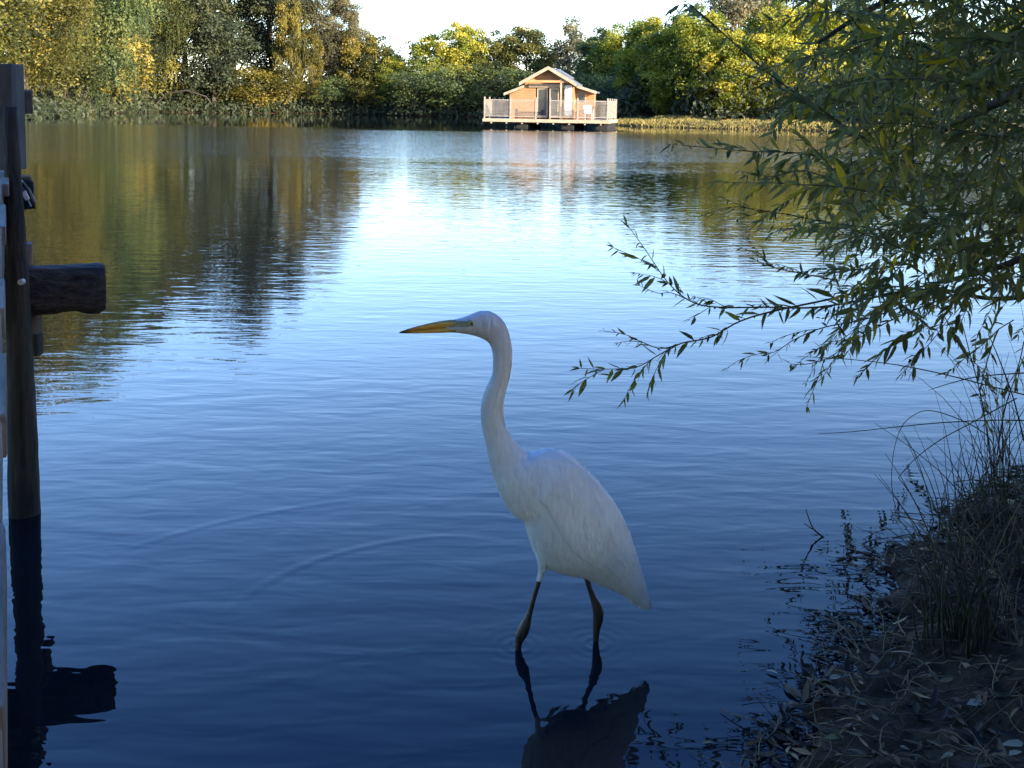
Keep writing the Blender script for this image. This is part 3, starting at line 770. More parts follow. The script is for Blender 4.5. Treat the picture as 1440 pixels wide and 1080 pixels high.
# canvas curtain on the right of the porch
mb = MB(); xc0 = LP(793.5, 150, YF - .2)[0]; xc1 = LP(804.5, 150, YF - .2)[0]; zc1 = LP(800, 120, YF - .2)[1]
n = 22
ring_f, ring_b = [], []
bmq = mb.bm
for zz in (DZ + .25, zc1):
    ring_f.append([bmq.verts.new((xc0 + (xc1 - xc0) * i / n * (1 if zz < 1 else .92), YF - .22 + .035 * math.sin(i * 1.7), zz)) for i in range(n + 1)])
    ring_b.append([bmq.verts.new((xc0 + (xc1 - xc0) * i / n * (1 if zz < 1 else .92), YF - .205 + .035 * math.sin(i * 1.7), zz)) for i in range(n + 1)])
for i in range(n):
    bmq.faces.new((ring_f[0][i], ring_f[0][i+1], ring_f[1][i+1], ring_f[1][i])); bmq.faces.new((ring_b[0][i], ring_b[1][i], ring_b[1][i+1], ring_b[0][i+1]))
mb.build('curtain', cloth, cab, smooth=True)
# railing
RH = 1.22
def post(x, y, h=RH + .16):
    mb = MB(); mb.box(x - .045, x + .045, y - .045, y + .045, DZ + .012, DZ + h, bev=.01); return mb.build('railing_post', rail_wood, cab)
def panel(xa, ya_, xb, yb_):
    L = math.hypot(xb - xa, yb_ - ya_); M = Matrix.Translation((xa, ya_, 0)) @ Matrix.Rotation(math.atan2(yb_ - ya_, xb - xa), 4, 'Z')
    mb = MB()
    mb.box(.05, L - .05, -.022, .022, DZ + RH - .06, DZ + RH, M=M); mb.box(.05, L - .05, -.022, .022, DZ + .14, DZ + .20, M=M)
    k = max(2, int(L / .075))
    for i in range(k):
        x = .05 + (L - .1) * (i + .5) / k
        mb.box(x - .009, x + .009, -.008, .008, DZ + .201, DZ + RH - .061, M=M)
    k2 = 9
    for i in range(k2):
        z = DZ + .28 + (RH - .42) * i / (k2 - 1)
        mb.box(.05, L - .05, -.018, -.012, z - .005, z + .005, M=M)
    return mb.build('railing_panel', rail_wood, cab)
pxs = [681, 717.6, 753.7, 773.6, 812.4, 854.6]
pl = [max(.06, min(WD - .06, LP(p, 150, .06)[0])) for p in pxs]
for x in pl: post(x, .06)
for i in (0, 1, 3, 4): panel(pl[i], .06, pl[i + 1], .06)
ysd = [.06, 1.6, 3.2, 4.8, 6.1]
for y in ysd[1:]: post(WD - .06, y); post(.06, y)
for i in range(4): panel(WD - .06, ysd[i], WD - .06, ysd[i+1]); panel(.06, ysd[i+1], .06, ysd[i])
panel(.06, 6.1, xl, 6.1); panel(xr2, 6.1, WD - .06, 6.1)
# garden chair
ch = empty('garden_chair', tuple(cab.matrix_basis @ Vector((0, 0, 0))), -TH + R(20))
cx_, _ = LP(827.5, 160, .95)
ch.location = O + ex * cx_ + ey * .95 + Vector((0, 0, DZ + .001))
wp = plain_mat('white_plastic', (0.8, 0.8, 0.78), rough=.35, nscale=4, var=.04)
mb = MB(); mb.box(-.26, .26, -.25, .25, .40, .44, bev=.015); mb.build('seat', wp, ch)
mb = MB(); Mx = Matrix.Translation((0, .26, .42)) @ Matrix.Rotation(R(-12), 4, 'X'); mb.box(-.25, .25, -.02, .02, 0, .52, bev=.015, M=Mx); mb.build('backrest', wp, ch)
for sx1 in (-1, 1):
    mb = MB(); mb.box(sx1 * .27 - .025, sx1 * .27 + .025, -.25, .28, .62, .65, bev=.01); mb.build('armrest', wp, ch)
    for sy1 in (-1, 1):
        mb = MB(); mb.box(sx1 * .26 - .022, sx1 * .26 + .022, sy1 * .23 - .022, sy1 * .23 + .022, 0, .619 if sy1 < 0 else .40, bev=.006); mb.build('leg', wp, ch)
tag(ch, 'white garden chair behind the railing at the right of the cabin deck', 'chair')

# ------------------------------------------------------------------ jetty
ZD = CAMH - .27
A_ = Wz(9, 236, ZD); B_ = Wz(17, 1080, ZD)
u = (A_ - B_).normalized(); nL = Vector((-u.y, u.x, 0)).normalized()
if nL.x > 0: nL = -nL
grey_wood = wood_mat('weathered_planks', (0.085, 0.078, 0.066), (0.24, 0.22, 0.19), scale=8, stretch=(1, 14, 1), bump=.6, which='Object')
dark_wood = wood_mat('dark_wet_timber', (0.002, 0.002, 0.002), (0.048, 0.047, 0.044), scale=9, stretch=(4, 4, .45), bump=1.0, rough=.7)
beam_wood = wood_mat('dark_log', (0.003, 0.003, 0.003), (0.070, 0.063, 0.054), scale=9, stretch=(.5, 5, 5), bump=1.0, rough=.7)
mid_wood = wood_mat('grey_timber', (0.045, 0.040, 0.034), (0.14, 0.125, 0.105), scale=5, stretch=(4, 4, .6), bump=.7)
ang = math.atan2(u.y, u.x)
jet = empty('jetty', (B_.x, B_.y, 0), ang)     # local x along the jetty, local +y to its left
tag(jet, 'weathered wooden jetty at the left edge with dark posts and beams', 'jetty')
Lj = (A_ - B_).length
def sj(py):  # distance along edge for a picture height
    x = 9 + (17 - 9) * (py - 236) / (1080 - 236)
    q = Wz(x, py, ZD); return (q - B_).dot(u)
bnds = [sj(p) for p in (236, 258, 286, 318, 352, 390, 434, 492, 583, 721, 991)][::-1]
st = bnds[1] - bnds[0]
while bnds[0] > -1.6: bnds.insert(0, bnds[0] - .24)
off = {}
for i in range(len(bnds) - 1):
    mb = MB(); o = .004 + random.uniform(-.0015, .0015) * (1 + 3 * max(0, bnds[i])); tz = random.uniform(-.003, .003)
    mb.box(bnds[i] + .006, bnds[i+1] - .006, o, 1.35 + o, ZD - .04 + tz, ZD + tz, bev=.004)
    mb.build('plank', grey_wood, jet)
mb = MB(); mb.box(-1.6, Lj - .02, .012, .075, ZD - .20, ZD - .046, bev=.006); mb.box(-1.6, Lj - .02, 1.2, 1.27, ZD - .20, ZD - .046, bev=.006); mb.build('stringer', mid_wood, jet)
def to_j(p):
    q = p - Vector((B_.x, B_.y, 0)); return Vector((q.dot(Vector((math.cos(ang), math.sin(ang), 0))), q.dot(Vector((-math.sin(ang), math.cos(ang), 0))), q.z))
PB = Wz(34, 722, 0); YP = PB.y
def pr(px0, px1, Y): return abs(W(px1, 500, Y).x - W(px0, 500, Y).x) / 2
pts = [(35, 800, 22), (34.5, 722, 21.5), (31, 600, 20), (27, 480, 17.2), (24, 380, 15), (20, 300, 12.8), (17, 220, 10.5), (15, 150, 9)]
mb = MB(); 
P_ = []; Rr = []
for (x, y, r) in pts:
    for dy in (0,):
        P_.append(to_j(W(x, y, YP))); Rr.append(pr(0, 2 * r, YP))
# refine
P2_, R2_ = [], []
for i in range(len(P_) - 1):
    for k in range(5):
        t = k / 5; P2_.append(P_[i].lerp(P_[i+1], t)); R2_.append(Rr[i] * (1 - t) + Rr[i+1] * t)
P2_.append(P_[-1]); R2_.append(Rr[-1])
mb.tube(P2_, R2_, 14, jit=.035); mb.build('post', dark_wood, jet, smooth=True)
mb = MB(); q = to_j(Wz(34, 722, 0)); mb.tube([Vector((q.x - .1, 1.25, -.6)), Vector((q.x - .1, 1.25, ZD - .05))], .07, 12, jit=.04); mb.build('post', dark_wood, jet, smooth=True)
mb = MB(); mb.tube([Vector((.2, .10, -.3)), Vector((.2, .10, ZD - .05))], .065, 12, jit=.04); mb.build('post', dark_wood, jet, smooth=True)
def wbox(name, px0, px1, py0, py1, Y, dep, mat, bev=.006, rot=0, jit=.0):
    a = W(px0, py0, Y); c = W(px1, py1, Y); cc = (a + c) / 2; hx = abs(c.x - a.x) / 2; hz = abs(a.z - c.z) / 2
    mb = MB(); mb.box(-hx, hx, 0, dep, -hz, hz, bev=bev, jit=jit)
    o = mb.build(name, mat, jet)
    o.matrix_local = jet.matrix_basis.inverted() @ Matrix.Translation(cc) @ Matrix.Rotation(rot, 4, 'Z')
    return o
jet_m = jet.matrix_basis
wbox('rail_post', -14, 20, 89, 240, YP + .12, .10, mid_wood)

bdir = -nL     # beams run square to the jetty, out over the water
phi = math.atan2(bdir.y, bdir.x)
def beam(name, pxe, py0, py1, Y, ln, dep, mat, bev=.008, dz=0):
    t = W(pxe, py0, Y); bt_ = W(pxe, py1, Y); cc = (t + bt_) / 2; hz = (t.z - bt_.z) / 2
    mb = MB(); mb.box(-ln, 0, -dep / 2, dep / 2, -hz, hz, bev=bev)
    o = mb.build(name, mat, jet)
    o.matrix_local = jet_m.inverted() @ Matrix.Translation(cc) @ Matrix.Rotation(phi, 4, 'Z')
    return o
beam('rail_beam', 46, 127, 160, YP + .30, .5, .07, mid_wood)
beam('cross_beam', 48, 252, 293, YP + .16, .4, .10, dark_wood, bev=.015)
beam('beam_cap', 43, 247, 251.5, YP + .16, .35, .09, mid_wood, bev=.003)
beam('spacer_block', 46, 341, 371, YP + .14, .25, .08, grey_wood)
wbox('brace', 39, 50, 438, 472, YP + .10, .06, mid_wood)
wbox('brace', 41, 53, 470, 502, YP + .095, .05, dark_wood)
# big log beam
mb = MB(); c = W(147, 404, YP + .22); a = c - bdir * .62
n = 26; rr_ = [.0935 * (1 + .035 * math.sin(i / n * 14)) * (1 if i < n else .93) for i in range(n + 1)]
px_ = [a.lerp(c, min(i, n - .4) / n if i == n - 0 else i / n) + Vector((0, 0, .005 * math.sin(i / n * 9 + 1))) for i in range(n)] + [c]
side = Vector((-bdir.y, bdir.x, 0))
bmx = mb.bm; rings = []
for i, p in enumerate(px_):
    rg_ = []
    for k in range(20):
        th_ = 2 * PI * k / 20; cs, sn = math.cos(th_), math.sin(th_)
        e = (abs(cs) ** 3.2 + abs(sn) ** 3.2) ** (-1 / 3.2) * .93
        rr = rr_[i] * e * (1 + random.uniform(-.02, .02)) * (1 + (.05 * math.sin(i * 1.3 + 2) if sn < -.5 else 0))
        rg_.append(bmx.verts.new(p + side * (cs * rr * .8) + Vector((0, 0, sn * rr))))
    rings.append(rg_)
for i in range(n):
    for k in range(20): bmx.faces.new((rings[i][k], rings[i][(k+1) % 20], rings[i+1][(k+1) % 20], rings[i+1][k]))
bmx.faces.new(rings[0][::-1]); bmx.faces.new(rings[-1])
lb = mb.build('log_beam', beam_wood, jet, smooth=False); lb.matrix_local = jet_m.inverted()
mb = MB(); bq = W(28.5, 397, YP - R2_[18] - .004); mb.tube([bq, bq + Vector((0, .02, 0))], .010, 10); bo = mb.build('bolt', plain_mat('galvanised', (0.55, 0.53, 0.50), rough=.4, metal=.6), jet); bo.matrix_local = jet_m.inverted()
# strap with tag looped round the cross beam
strap = plain_mat('blue_black_strap', (0.012, 0.018, 0.035), rough=.35, nscale=30)
st_ = empty('mooring_strap', tuple(W(38, 290, YP)))
tag(st_, 'dark strap with a white tag looped over the beam end by the jetty post', 'strap')
mb = MB(); yk = YP + .07
sp_ = [W(10, 252, yk - .07), W(20, 257, yk - .07), W(30, 256, yk - .02), W(40, 268, yk), W(48, 284, yk), W(48, 292, yk), W(42, 292, yk), W(34, 276, yk), W(29, 262, yk)]
sp_ = [p - Vector(st_.location) for p in sp_]
mb.tube(sp_, .0075, 8); mb.build('strap_loop', strap, st_, smooth=True)
mb = MB(); mb.tube([W(8, 250, yk - .08) - st_.location, W(24, 259, yk - .06) - st_.location], .006, 8); mb.build('strap_end', plain_mat('tan_rope', (0.20, 0.17, 0.12)), st_, smooth=True)
mb = MB(); c = W(36, 275, yk - .02) - st_.location
mb.box(-.008, .008, -.003, .003, -.016, .016, bev=.002, M=Matrix.Translation(c) @ Matrix.Rotation(R(-25), 4, 'Y')); mb.build('tag', plain_mat('white_tag', (0.7, 0.7, 0.7), nscale=5, var=.05), st_)

# ------------------------------------------------------------------ egret
YE = Wz(785, 908, 0).y
eg = empty('egret', (W(785, 700, YE).x, YE, 0))
tag(eg, 'white egret with an S shaped neck and yellow bill wading in the shallow water', 'egret')
E0 = Vector(eg.location)
PXM = (W(1000, 500, YE) - W(999, 500, YE)).length
RG = [ # front x,y, back x,y, lateral px
 (627,466.5, 627,452.5, 4.5),(634,467, 634,450.5, 6.5),(645,468.5, 646,447.5, 8.5),(658,470, 660,443, 11),(670,473, 674,437.5, 13),(679,476.5, 688,437.5, 14),
 (686,481, 700,443.5, 13.5),(690,487, 709,453, 12.8),(692,494, 715,466, 12.3),(693,503, 719,482, 12),(693,513, 720.5,498, 12),(692.5,524, 719.5,516, 12),
 (689,534, 717,531, 12.3),(683.5,545, 712.5,547, 12.8),(678.5,558, 709,563, 13.2),(676,572, 708,577, 13.6),(676,588, 709.5,592, 14),(678,603, 714,605, 15),
 (682,621, 721,616, 17),(686,640, 731,627, 20),(691,661, 744,637, 24.5),(697,680, 757,634.5, 29.5),(704,698, 770,631.5, 34),(713,713, 783,633, 38),(723,724.5, 797,639, 41),
 (736,732, 811,650, 43),(741.5,751, 824,662, 44.5),(748,771, 837,674, 45.5),(756,786, 849,688, 45),(769,797, 861,703, 43.5),(785,804, 872,720, 41),(802,808, 881,738, 37.5),
 (819,811, 888,755, 33),(836,815, 893,773, 28),(851,823, 899,792, 22.5),(866,831, 904,810, 17),(880,840, 909,828, 11.5),(892,848, 913,842, 7),(902,854, 915.5,851.5, 4),(908,858, 914,857, 1.5)]
def cr(a, b, c, d, t):
    return .5 * ((2 * b) + (-a + c) * t + (2 * a - 5 * b + 4 * c - d) * t * t + (-a + 3 * b - 3 * c + d) * t ** 3)
RGA = np.array(RG, dtype=float)
SUB = 5
def ring_at(s):
    i = int(min(max(math.floor(s), 0), len(RGA) - 2)); t = s - i
    a = RGA[max(i-1, 0)]; b = RGA[i]; c = RGA[i+1]; d = RGA[min(i+2, len(RGA)-1)]
    return cr(a, b, c, d, t)
def ring_frame(s):
    r = ring_at(s)
    f = W(r[0], r[1], YE) - E0; k = W(r[2], r[3], YE) - E0
    c = (f + k) / 2; hu = (k - f) / 2
    return c, hu, r[4] * PXM
def surf(s, th, off=0.0):
    """th: 0 at the back/top, pi at the front/belly, + towards the camera side"""
    c, hu, lat = ring_frame(s)
    body = min(max((s - 20) / 5, 0), 1)
    cs, sn = math.cos(th), math.sin(th)
    hl = hu.length; hn = hu / hl
    # flatter flanks, narrower keel along the belly
    k = 1.0 - body * .10 * max(0, -cs)
    return c + hn * (cs * (hl + off)) + Vector((0, -1, 0)) * (sn * (lat * k + off))
mb = MB(); bmx = mb.bm; rings = []
NS = (len(RGA) - 1) * SUB; NR = 28
for i in range(NS + 1):
    rings.append([bmx.verts.new(surf(i / SUB, 2 * PI * k / NR)) for k in range(NR)])
for i in range(NS):
    for k in range(NR): bmx.faces.new((rings[i][k], rings[i+1][k], rings[i+1][(k+1) % NR], rings[i][(k+1) % NR]))
bmx.faces.new(rings[0][::-1]); bmx.faces.new(rings[-1])
# legs: thigh, tarsal joint, shank into the water
def legpts(L, Y):
    return [W(x, y, Y) - E0 for x, y, r in L], [r * PXM for x, y, r in L]
LEG1 = [(768,770,17),(766,786,12),(763,797,7),(760.5,806,4.6),(757,820,3.6),(751,840,3.5),(746,858,3.9),(743,868,5.0),(739.5,877,7.4),(736,886,8.8),(732.5,894,8.2),(730,902,5.8),(729,909,4.8),(727,935,4.4),(724,1010,4.2)]
LEG2 = [(818,785,15),(821,800,8),(825,812,4.4),(829,826,4.0),(834,840,4.8),(838.5,850,7.0),(841.5,861,8.2),(841,872,7.6),(839,884,5.6),(838,896,4.6),(837.5,906,4.3),(837,930,4.2),(836,1005,4.0)]
legs = []
for L, Y in ((LEG1, YE - .022), (LEG2, YE + .03)):
    p, r = legpts(L, Y); legs.append((p, r)); mb.tube(p, r, 12)
bmesh.ops.recalc_face_normals(bmx, faces=bmx.faces)
me0 = bpy.data.meshes.new('body_base'); bmx.to_mesh(me0); bmx.free()
tmp = bpy.data.objects.new('body_base', me0); C.objects.link(tmp)
md = tmp.modifiers.new('r', 'REMESH'); md.mode = 'VOXEL'; md.voxel_size = .0021; md.use_smooth_shade = True
md = tmp.modifiers.new('s', 'SMOOTH'); md.factor = .5; md.iterations = 3
dg = bpy.context.evaluated_depsgraph_get(); dg.update()
meb = bpy.data.meshes.new_from_object(tmp.evaluated_get(dg)); meb.name = 'body'
bpy.data.objects.remove(tmp)
m_, nt_, b_ = new_mat('white_plumage')
pn = texco(nt_)
n1_ = noise(nt_, 1, 5, .6, texco(nt_, scale=(60, 60, 22), rot=(0, R(-38), 0)))
n2_ = noise(nt_, 9, 3, .6, pn)
r_ = ramp(nt_, [(.3, (0.45, 0.53, 0.54)), (.65, (0.58, 0.68, 0.69))]); nt_.links.new(math_node(nt_, 'ADD', math_node(nt_, 'MULTIPLY', n1_.outputs[0], .4), math_node(nt_, 'MULTIPLY', n2_.outputs[0], .6)), r_.inputs[0])
nt_.links.new(r_.outputs[0], b_.inputs['Base Color']); b_.inputs['Roughness'].default_value = .85; b_.inputs['Specular IOR Level'].default_value = .15
b_.inputs['Sheen Weight'].default_value = .25
bp_ = nt_.nodes.new('ShaderNodeBump'); bp_.inputs['Strength'].default_value = .8; bp_.inputs['Distance'].default_value = .005
vo_ = nt_.nodes.new('ShaderNodeTexVoronoi'); vo_.feature = 'SMOOTH_F1'; vo_.inputs['Smoothness'].default_value = .35; vo_.inputs['Scale'].default_value = 1
nt_.links.new(texco(nt_, scale=(75, 40, 30), rot=(0, R(-38), 0)), vo_.inputs['Vector'])
hh_ = math_node(nt_, 'ADD', n1_.outputs[0], math_node(nt_, 'MULTIPLY', vo_.outputs['Distance'], -.55))
nt_.links.new(hh_, bp_.inputs['Height']); nt_.links.new(bp_.outputs[0], b_.inputs['Normal'])
plum = m_
legm = plain_mat('leg_skin', (0.045, 0.038, 0.026), rough=.5, nscale=60, var=.5)
lorem = plain_mat('lore_skin', (0.24, 0.30, 0.16), rough=.5, nscale=80, var=.2)
for mt in (plum, legm, lorem): meb.materials.append(mt)
nf = len(meb.polygons); cen = np.zeros(nf * 3, dtype=np.float32); meb.polygons.foreach_get('center', cen); cen = cen.reshape(-1, 3)
mi = np.zeros(nf, dtype=np.int32)
def near_poly(pts, rad, grow, skip):
    out = np.zeros(nf, dtype=bool)
    for i in range(skip, len(pts) - 1):
        a = np.array(pts[i]); b2 = np.array(pts[i+1]); ab = b2 - a
        t = np.clip(((cen - a) @ ab) / (ab @ ab), 0, 1); d = np.linalg.norm(cen - a - t[:, None] * ab, axis=1)
        out |= d < (max(rad[i], rad[i+1]) * grow + .001)
    return out
mi[near_poly(legs[0][0], legs[0][1], 1.25, 4)] = 1
mi[near_poly(legs[1][0], legs[1][1], 1.25, 2)] = 1
def plane_px(px, py): q = W(px, py, YE) - E0; return np.array((q.x, q.z))
def in_tri_band(p0, p1, w0, w1):
    a = plane_px(*p0); b2 = plane_px(*p1); ab = b2 - a; q = cen[:, [0, 2]]
    t = ((q - a) @ ab) / (ab @ ab); d = np.linalg.norm(q - a - np.clip(t, 0, 1)[:, None] * ab, axis=1)
    return (t > -.15) & (t < .97) & (d < (w0 + (w1 - w0) * np.clip(t, 0, 1)) * PXM)
mi[in_tri_band((634, 454.5), (667, 453), 3.8, 4.0)] = 2
meb.polygons.foreach_set('material_index', mi); meb.polygons.foreach_set('use_smooth', np.ones(nf, dtype=bool))
body = link('body', meb, None, eg)
# bill: two mandibles
m_, nt_, b_ = new_mat('bill_horn')
sx_ = nt_.nodes.new('ShaderNodeSeparateXYZ'); nt_.links.new(texco(nt_), sx_.inputs[0])
tipx = (W(562, 467, YE) - E0).x; basx = (W(640, 455, YE) - E0).x
fx = math_node(nt_, 'DIVIDE', math_node(nt_, 'SUBTRACT', sx_.outputs['X'], tipx), basx - tipx)
nn_ = noise(nt_, 60, 3, .6, texco(nt_)); fx = math_node(nt_, 'ADD', fx, math_node(nt_, 'MULTIPLY', math_node(nt_, 'SUBTRACT', nn_.outputs[0], .5), .12))
r_ = ramp(nt_, [(0, (0.03, 0.028, 0.025)), (.10, (0.10, 0.065, 0.03)), (.22, (0.58, 0.31, 0.04)), (.62, (0.72, 0.43, 0.05)), (.86, (0.60, 0.43, 0.09)), (1, (0.30, 0.32, 0.14))])
nt_.links.new(fx, r_.inputs[0]); 
# dusky ridge along the upper mandible
r2_ = ramp(nt_, [(.72, (1, 1, 1)), (.90, (.50, .48, .40))]); 
at_ = nt_.nodes.new('ShaderNodeAttribute'); at_.attribute_name = 'ridge'; nt_.links.new(at_.outputs['Fac'], r2_.inputs[0])
mx_ = nt_.nodes.new('ShaderNodeMix'); mx_.data_type = 'RGBA'; mx_.blend_type = 'MULTIPLY'; mx_.inputs[0].default_value = 1
nt_.links.new(r_.outputs[0], mx_.inputs[6]); nt_.links.new(r2_.outputs[0], mx_.inputs[7]); nt_.links.new(mx_.outputs[2], b_.inputs['Base Color'])
b_.inputs['Roughness'].default_value = .38
def mand(top, bot, lat, up):
    V, F_, rd = [], [], []
    n = len(top); K = 14
    for i in range(n):
        a = W(*top[i], YE) - E0; c = W(*bot[i], YE) - E0; m = (a + c) / 2; h = (a - c) / 2
        for k in range(K):
            th = 2 * PI * k / K; V.append(m + h * math.cos(th) + Vector((0, -1, 0)) * math.sin(th) * lat[i] * PXM)
    for i in range(n - 1):
        for k in range(K):
            F_.append((i*K+k, i*K+(k+1) % K, (i+1)*K+(k+1) % K, (i+1)*K+k)); rd.append(.5 + .5 * math.cos(2 * PI * (k + .5) / K) if up else 0)
    return V, F_, rd
tx = [561.5, 566, 574, 586, 600, 615, 630, 642]
tp = [(561.5,466.8),(566,465.0),(574,462.3),(586,458.8),(600,455.2),(615,452.0),(630,449.8),(642,449.2)]
gp = [(561.5,467.6),(566,467.2),(574,466.6),(586,465.0),(600,463.2),(615,461.6),(630,460.0),(642,459.0)]
bt = [(561.8,468.4),(566,468.6),(574,468.8),(586,468.8),(600,468.6),(615,468.2),(630,467.6),(642,467.6)]
la = [.5, 1.3, 2.3, 3.4, 4.4, 5.4, 6.6, 8]
V1, F1, r1_ = mand(tp, gp, la, True); V2, F2, r2v = mand([(x, y - .5) for x, y in gp], bt, [l * .9 for l in la], False)
Vv = V1 + V2; Ff = F1 + [tuple(i + len(V1) for i in f) for f in F2]
meq = np_mesh('bill', [tuple(v) for v in Vv], Ff, smooth=True, attrs={'ridge': r1_ + r2v})
link('bill', meq, m_, eg)
# eyes
m_, nt_, b_ = new_mat('eye'); 
g_ = nt_.nodes.new('ShaderNodeVectorMath'); g_.operation = 'LENGTH'
sx_ = nt_.nodes.new('ShaderNodeSeparateXYZ'); nt_.links.new(texco(nt_), sx_.inputs[0]); cb_ = nt_.nodes.new('ShaderNodeCombineXYZ')
nt_.links.new(sx_.outputs['X'], cb_.inputs[0]); nt_.links.new(sx_.outputs['Z'], cb_.inputs[1]); nt_.links.new(cb_.outputs[0], g_.inputs[0])
r_ = ramp(nt_, [(0, (0.005, 0.005, 0.005)), (.40, (0.005, 0.005, 0.005)), (.46, (0.62, 0.55, 0.12)), (.80, (0.55, 0.50, 0.16)), (.9, (0.02, 0.02, 0.02))])
nt_.links.new(math_node(nt_, 'DIVIDE', g_.outputs['Value'], 4.3 * PXM), r_.inputs[0]); nt_.links.new(r_.outputs[0], b_.inputs['Base Color']); b_.inputs['Roughness'].default_value = .08
for sgn in (-1, 1):
    bmx = bmesh.new(); bmesh.ops.create_uvsphere(bmx, u_segments=20, v_segments=14, radius=4.3 * PXM)
    meq = bpy.data.meshes.new('eye'); bmx.to_mesh(meq); bmx.free(); meq.polygons.foreach_set('use_smooth', np.ones(len(meq.polygons), dtype=bool))
    o = link('eye', meq, m_, eg); o.location = (W(664, 452.3, YE) - E0) + Vector((0, sgn * 8.4 * PXM, 0))
# folded wings: shells lying on the flanks, feather ridges towards the tail
for sgn in (1, -1):
    NU, NV = 90, 56
    V = []
    s0, s1 = 21.5, 38.6
    def wp_(a, v, lift):
        s = s0 + (s1 - s0) * a
        lo = R(4); hi = R(100) * (min(1, a / .16) ** .6) * (1 - .18 * max(0, a - .5)) + R(6)
        hi = hi + R(26) * max(0, a - .35) 
        th = lo + (hi - lo) * v
        edge = min(1, v / .12) * min(1, (1 - v) / .10) * min(1, a / .20)
        edge = max(0, edge); edge = edge * edge * (3 - 2 * edge)
        off = -.0035 + (.0080 * edge) * (1 - .35 * a)
        # overlapping feather rows
        fe = max(0, min(1, (a - .45) / .25)); ph = (v * 9 + .8 * a) % 1.0
        off += fe * .0015 * (ph ** 1.5) * edge
        row = (a * 9 + .9 * math.sin(v * 9)) % 1.0
        off += (1 - fe) * .0011 * row * edge
        off += .0035 * math.exp(-((v - .55 + .5 * (a - .3)) / .10) ** 2) * edge * (1 - fe)
        if lift: off = -.010
        return surf(s, th * sgn, off)
    for lift in (0, 1):
        for i in range(NU + 1):
            for j in range(NV + 1): V.append(tuple(wp_(i / NU, j / NV, lift)))
    n1 = (NU + 1) * (NV + 1); F_ = []
    ix = lambda i, j, l: l * n1 + i * (NV + 1) + j
    for i in range(NU):
        for j in range(NV):
            F_.append((ix(i, j, 0), ix(i+1, j, 0), ix(i+1, j+1, 0), ix(i, j+1, 0))); F_.append((ix(i, j, 1), ix(i, j+1, 1), ix(i+1, j+1, 1), ix(i+1, j, 1)))
    for i in range(NU):
        F_.append((ix(i, 0, 0), ix(i, 0, 1), ix(i+1, 0, 1), ix(i+1, 0, 0))); F_.append((ix(i, NV, 0), ix(i+1, NV, 0), ix(i+1, NV, 1), ix(i, NV, 1)))
    for j in range(NV):
        F_.append((ix(0, j, 0), ix(0, j+1, 0), ix(0, j+1, 1), ix(0, j, 1))); F_.append((ix(NU, j, 0), ix(NU, j, 1), ix(NU, j+1, 1), ix(NU, j+1, 0)))
    wm = np_mesh('wing', V, F_, smooth=True)
    link('wing', wm, plum, eg)
# loose plumes: tail tip, chest, belly edge
def plume_mesh(specs, seed):
    rng = np.random.default_rng(seed); V, F_ = [], []
    for (x0, y0, x1, y1, wpx, yo_) in specs:
        a = W(x0, y0, YE + yo_) - E0; c = W(x1, y1, YE + yo_) - E0; d = c - a; sd_ = Vector((0, 1, 0)); nrm = d.cross(sd_).normalized()
        K = 6; b0 = len(V); tw = rng.uniform(-.5, .5)
        for k in range(K + 1):
            t = k / K; w_ = wpx * PXM * (math.sin(PI * (.18 + .82 * t)) ** .8 if t < 1 else 0.02)
            dr = (nrm * math.cos(tw) + sd_ * math.sin(tw)); m = a + d * t + Vector((0, 0, -.002 * t * t))
            th_ = sd_ * math.cos(tw) * .0008
            for q in (m + dr * w_, m + th_, m - dr * w_, m - th_): V.append(tuple(q))
        for k in range(K):
            for j in range(4): F_.append((b0 + k*4 + j, b0 + k*4 + (j+1) % 4, b0 + (k+1)*4 + (j+1) % 4, b0 + (k+1)*4 + j))
    return np_mesh('plumes', V, F_, smooth=True)
rnd = random.Random(3)
sp = []
for i in range(11):
    t = i / 10; sp.append((868 + 26 * t, 822 + 3 * t, 894 + 21 * t, 851 + 7 * rnd.random(), 3.2, rnd.uniform(-.012, .012)))
for i in range(10):
    t = i / 9; sp.append((812 + 50 * t, 803 + 16 * t, 838 + 50 * t, 819 + 22 * t + rnd.uniform(-1, 2), 2.8, rnd.uniform(-.02, .02)))
link('tail_feathers', plume_mesh(sp, 1), plum, eg)
sp = []
for i in range(9):
    t = i / 8; sp.append((758 + 42 * t, 786 + 14 * t, 766 + 44 * t, 800 + 11 * t + rnd.uniform(-2, 2), 2.3, rnd.uniform(-.03, .03)))
for q_ in range(len(sp)): link('breast_plume', plume_mesh([sp[q_]], q_), plum, eg)


# ------------------------------------------------------------------ near willow
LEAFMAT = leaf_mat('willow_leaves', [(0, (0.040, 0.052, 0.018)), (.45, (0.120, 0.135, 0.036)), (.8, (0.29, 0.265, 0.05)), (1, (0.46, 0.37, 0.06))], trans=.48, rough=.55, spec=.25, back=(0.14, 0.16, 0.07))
twig_mat = wood_mat('twig_bark', (0.045, 0.040, 0.022), (0.12, 0.10, 0.055), scale=20, stretch=(1, 1, 1), bump=.3)
willow_bark = wood_mat('willow_bark', (0.03, 0.026, 0.020), (0.12, 0.105, 0.08), scale=6, stretch=(3, 3, .7), bump=1.0)

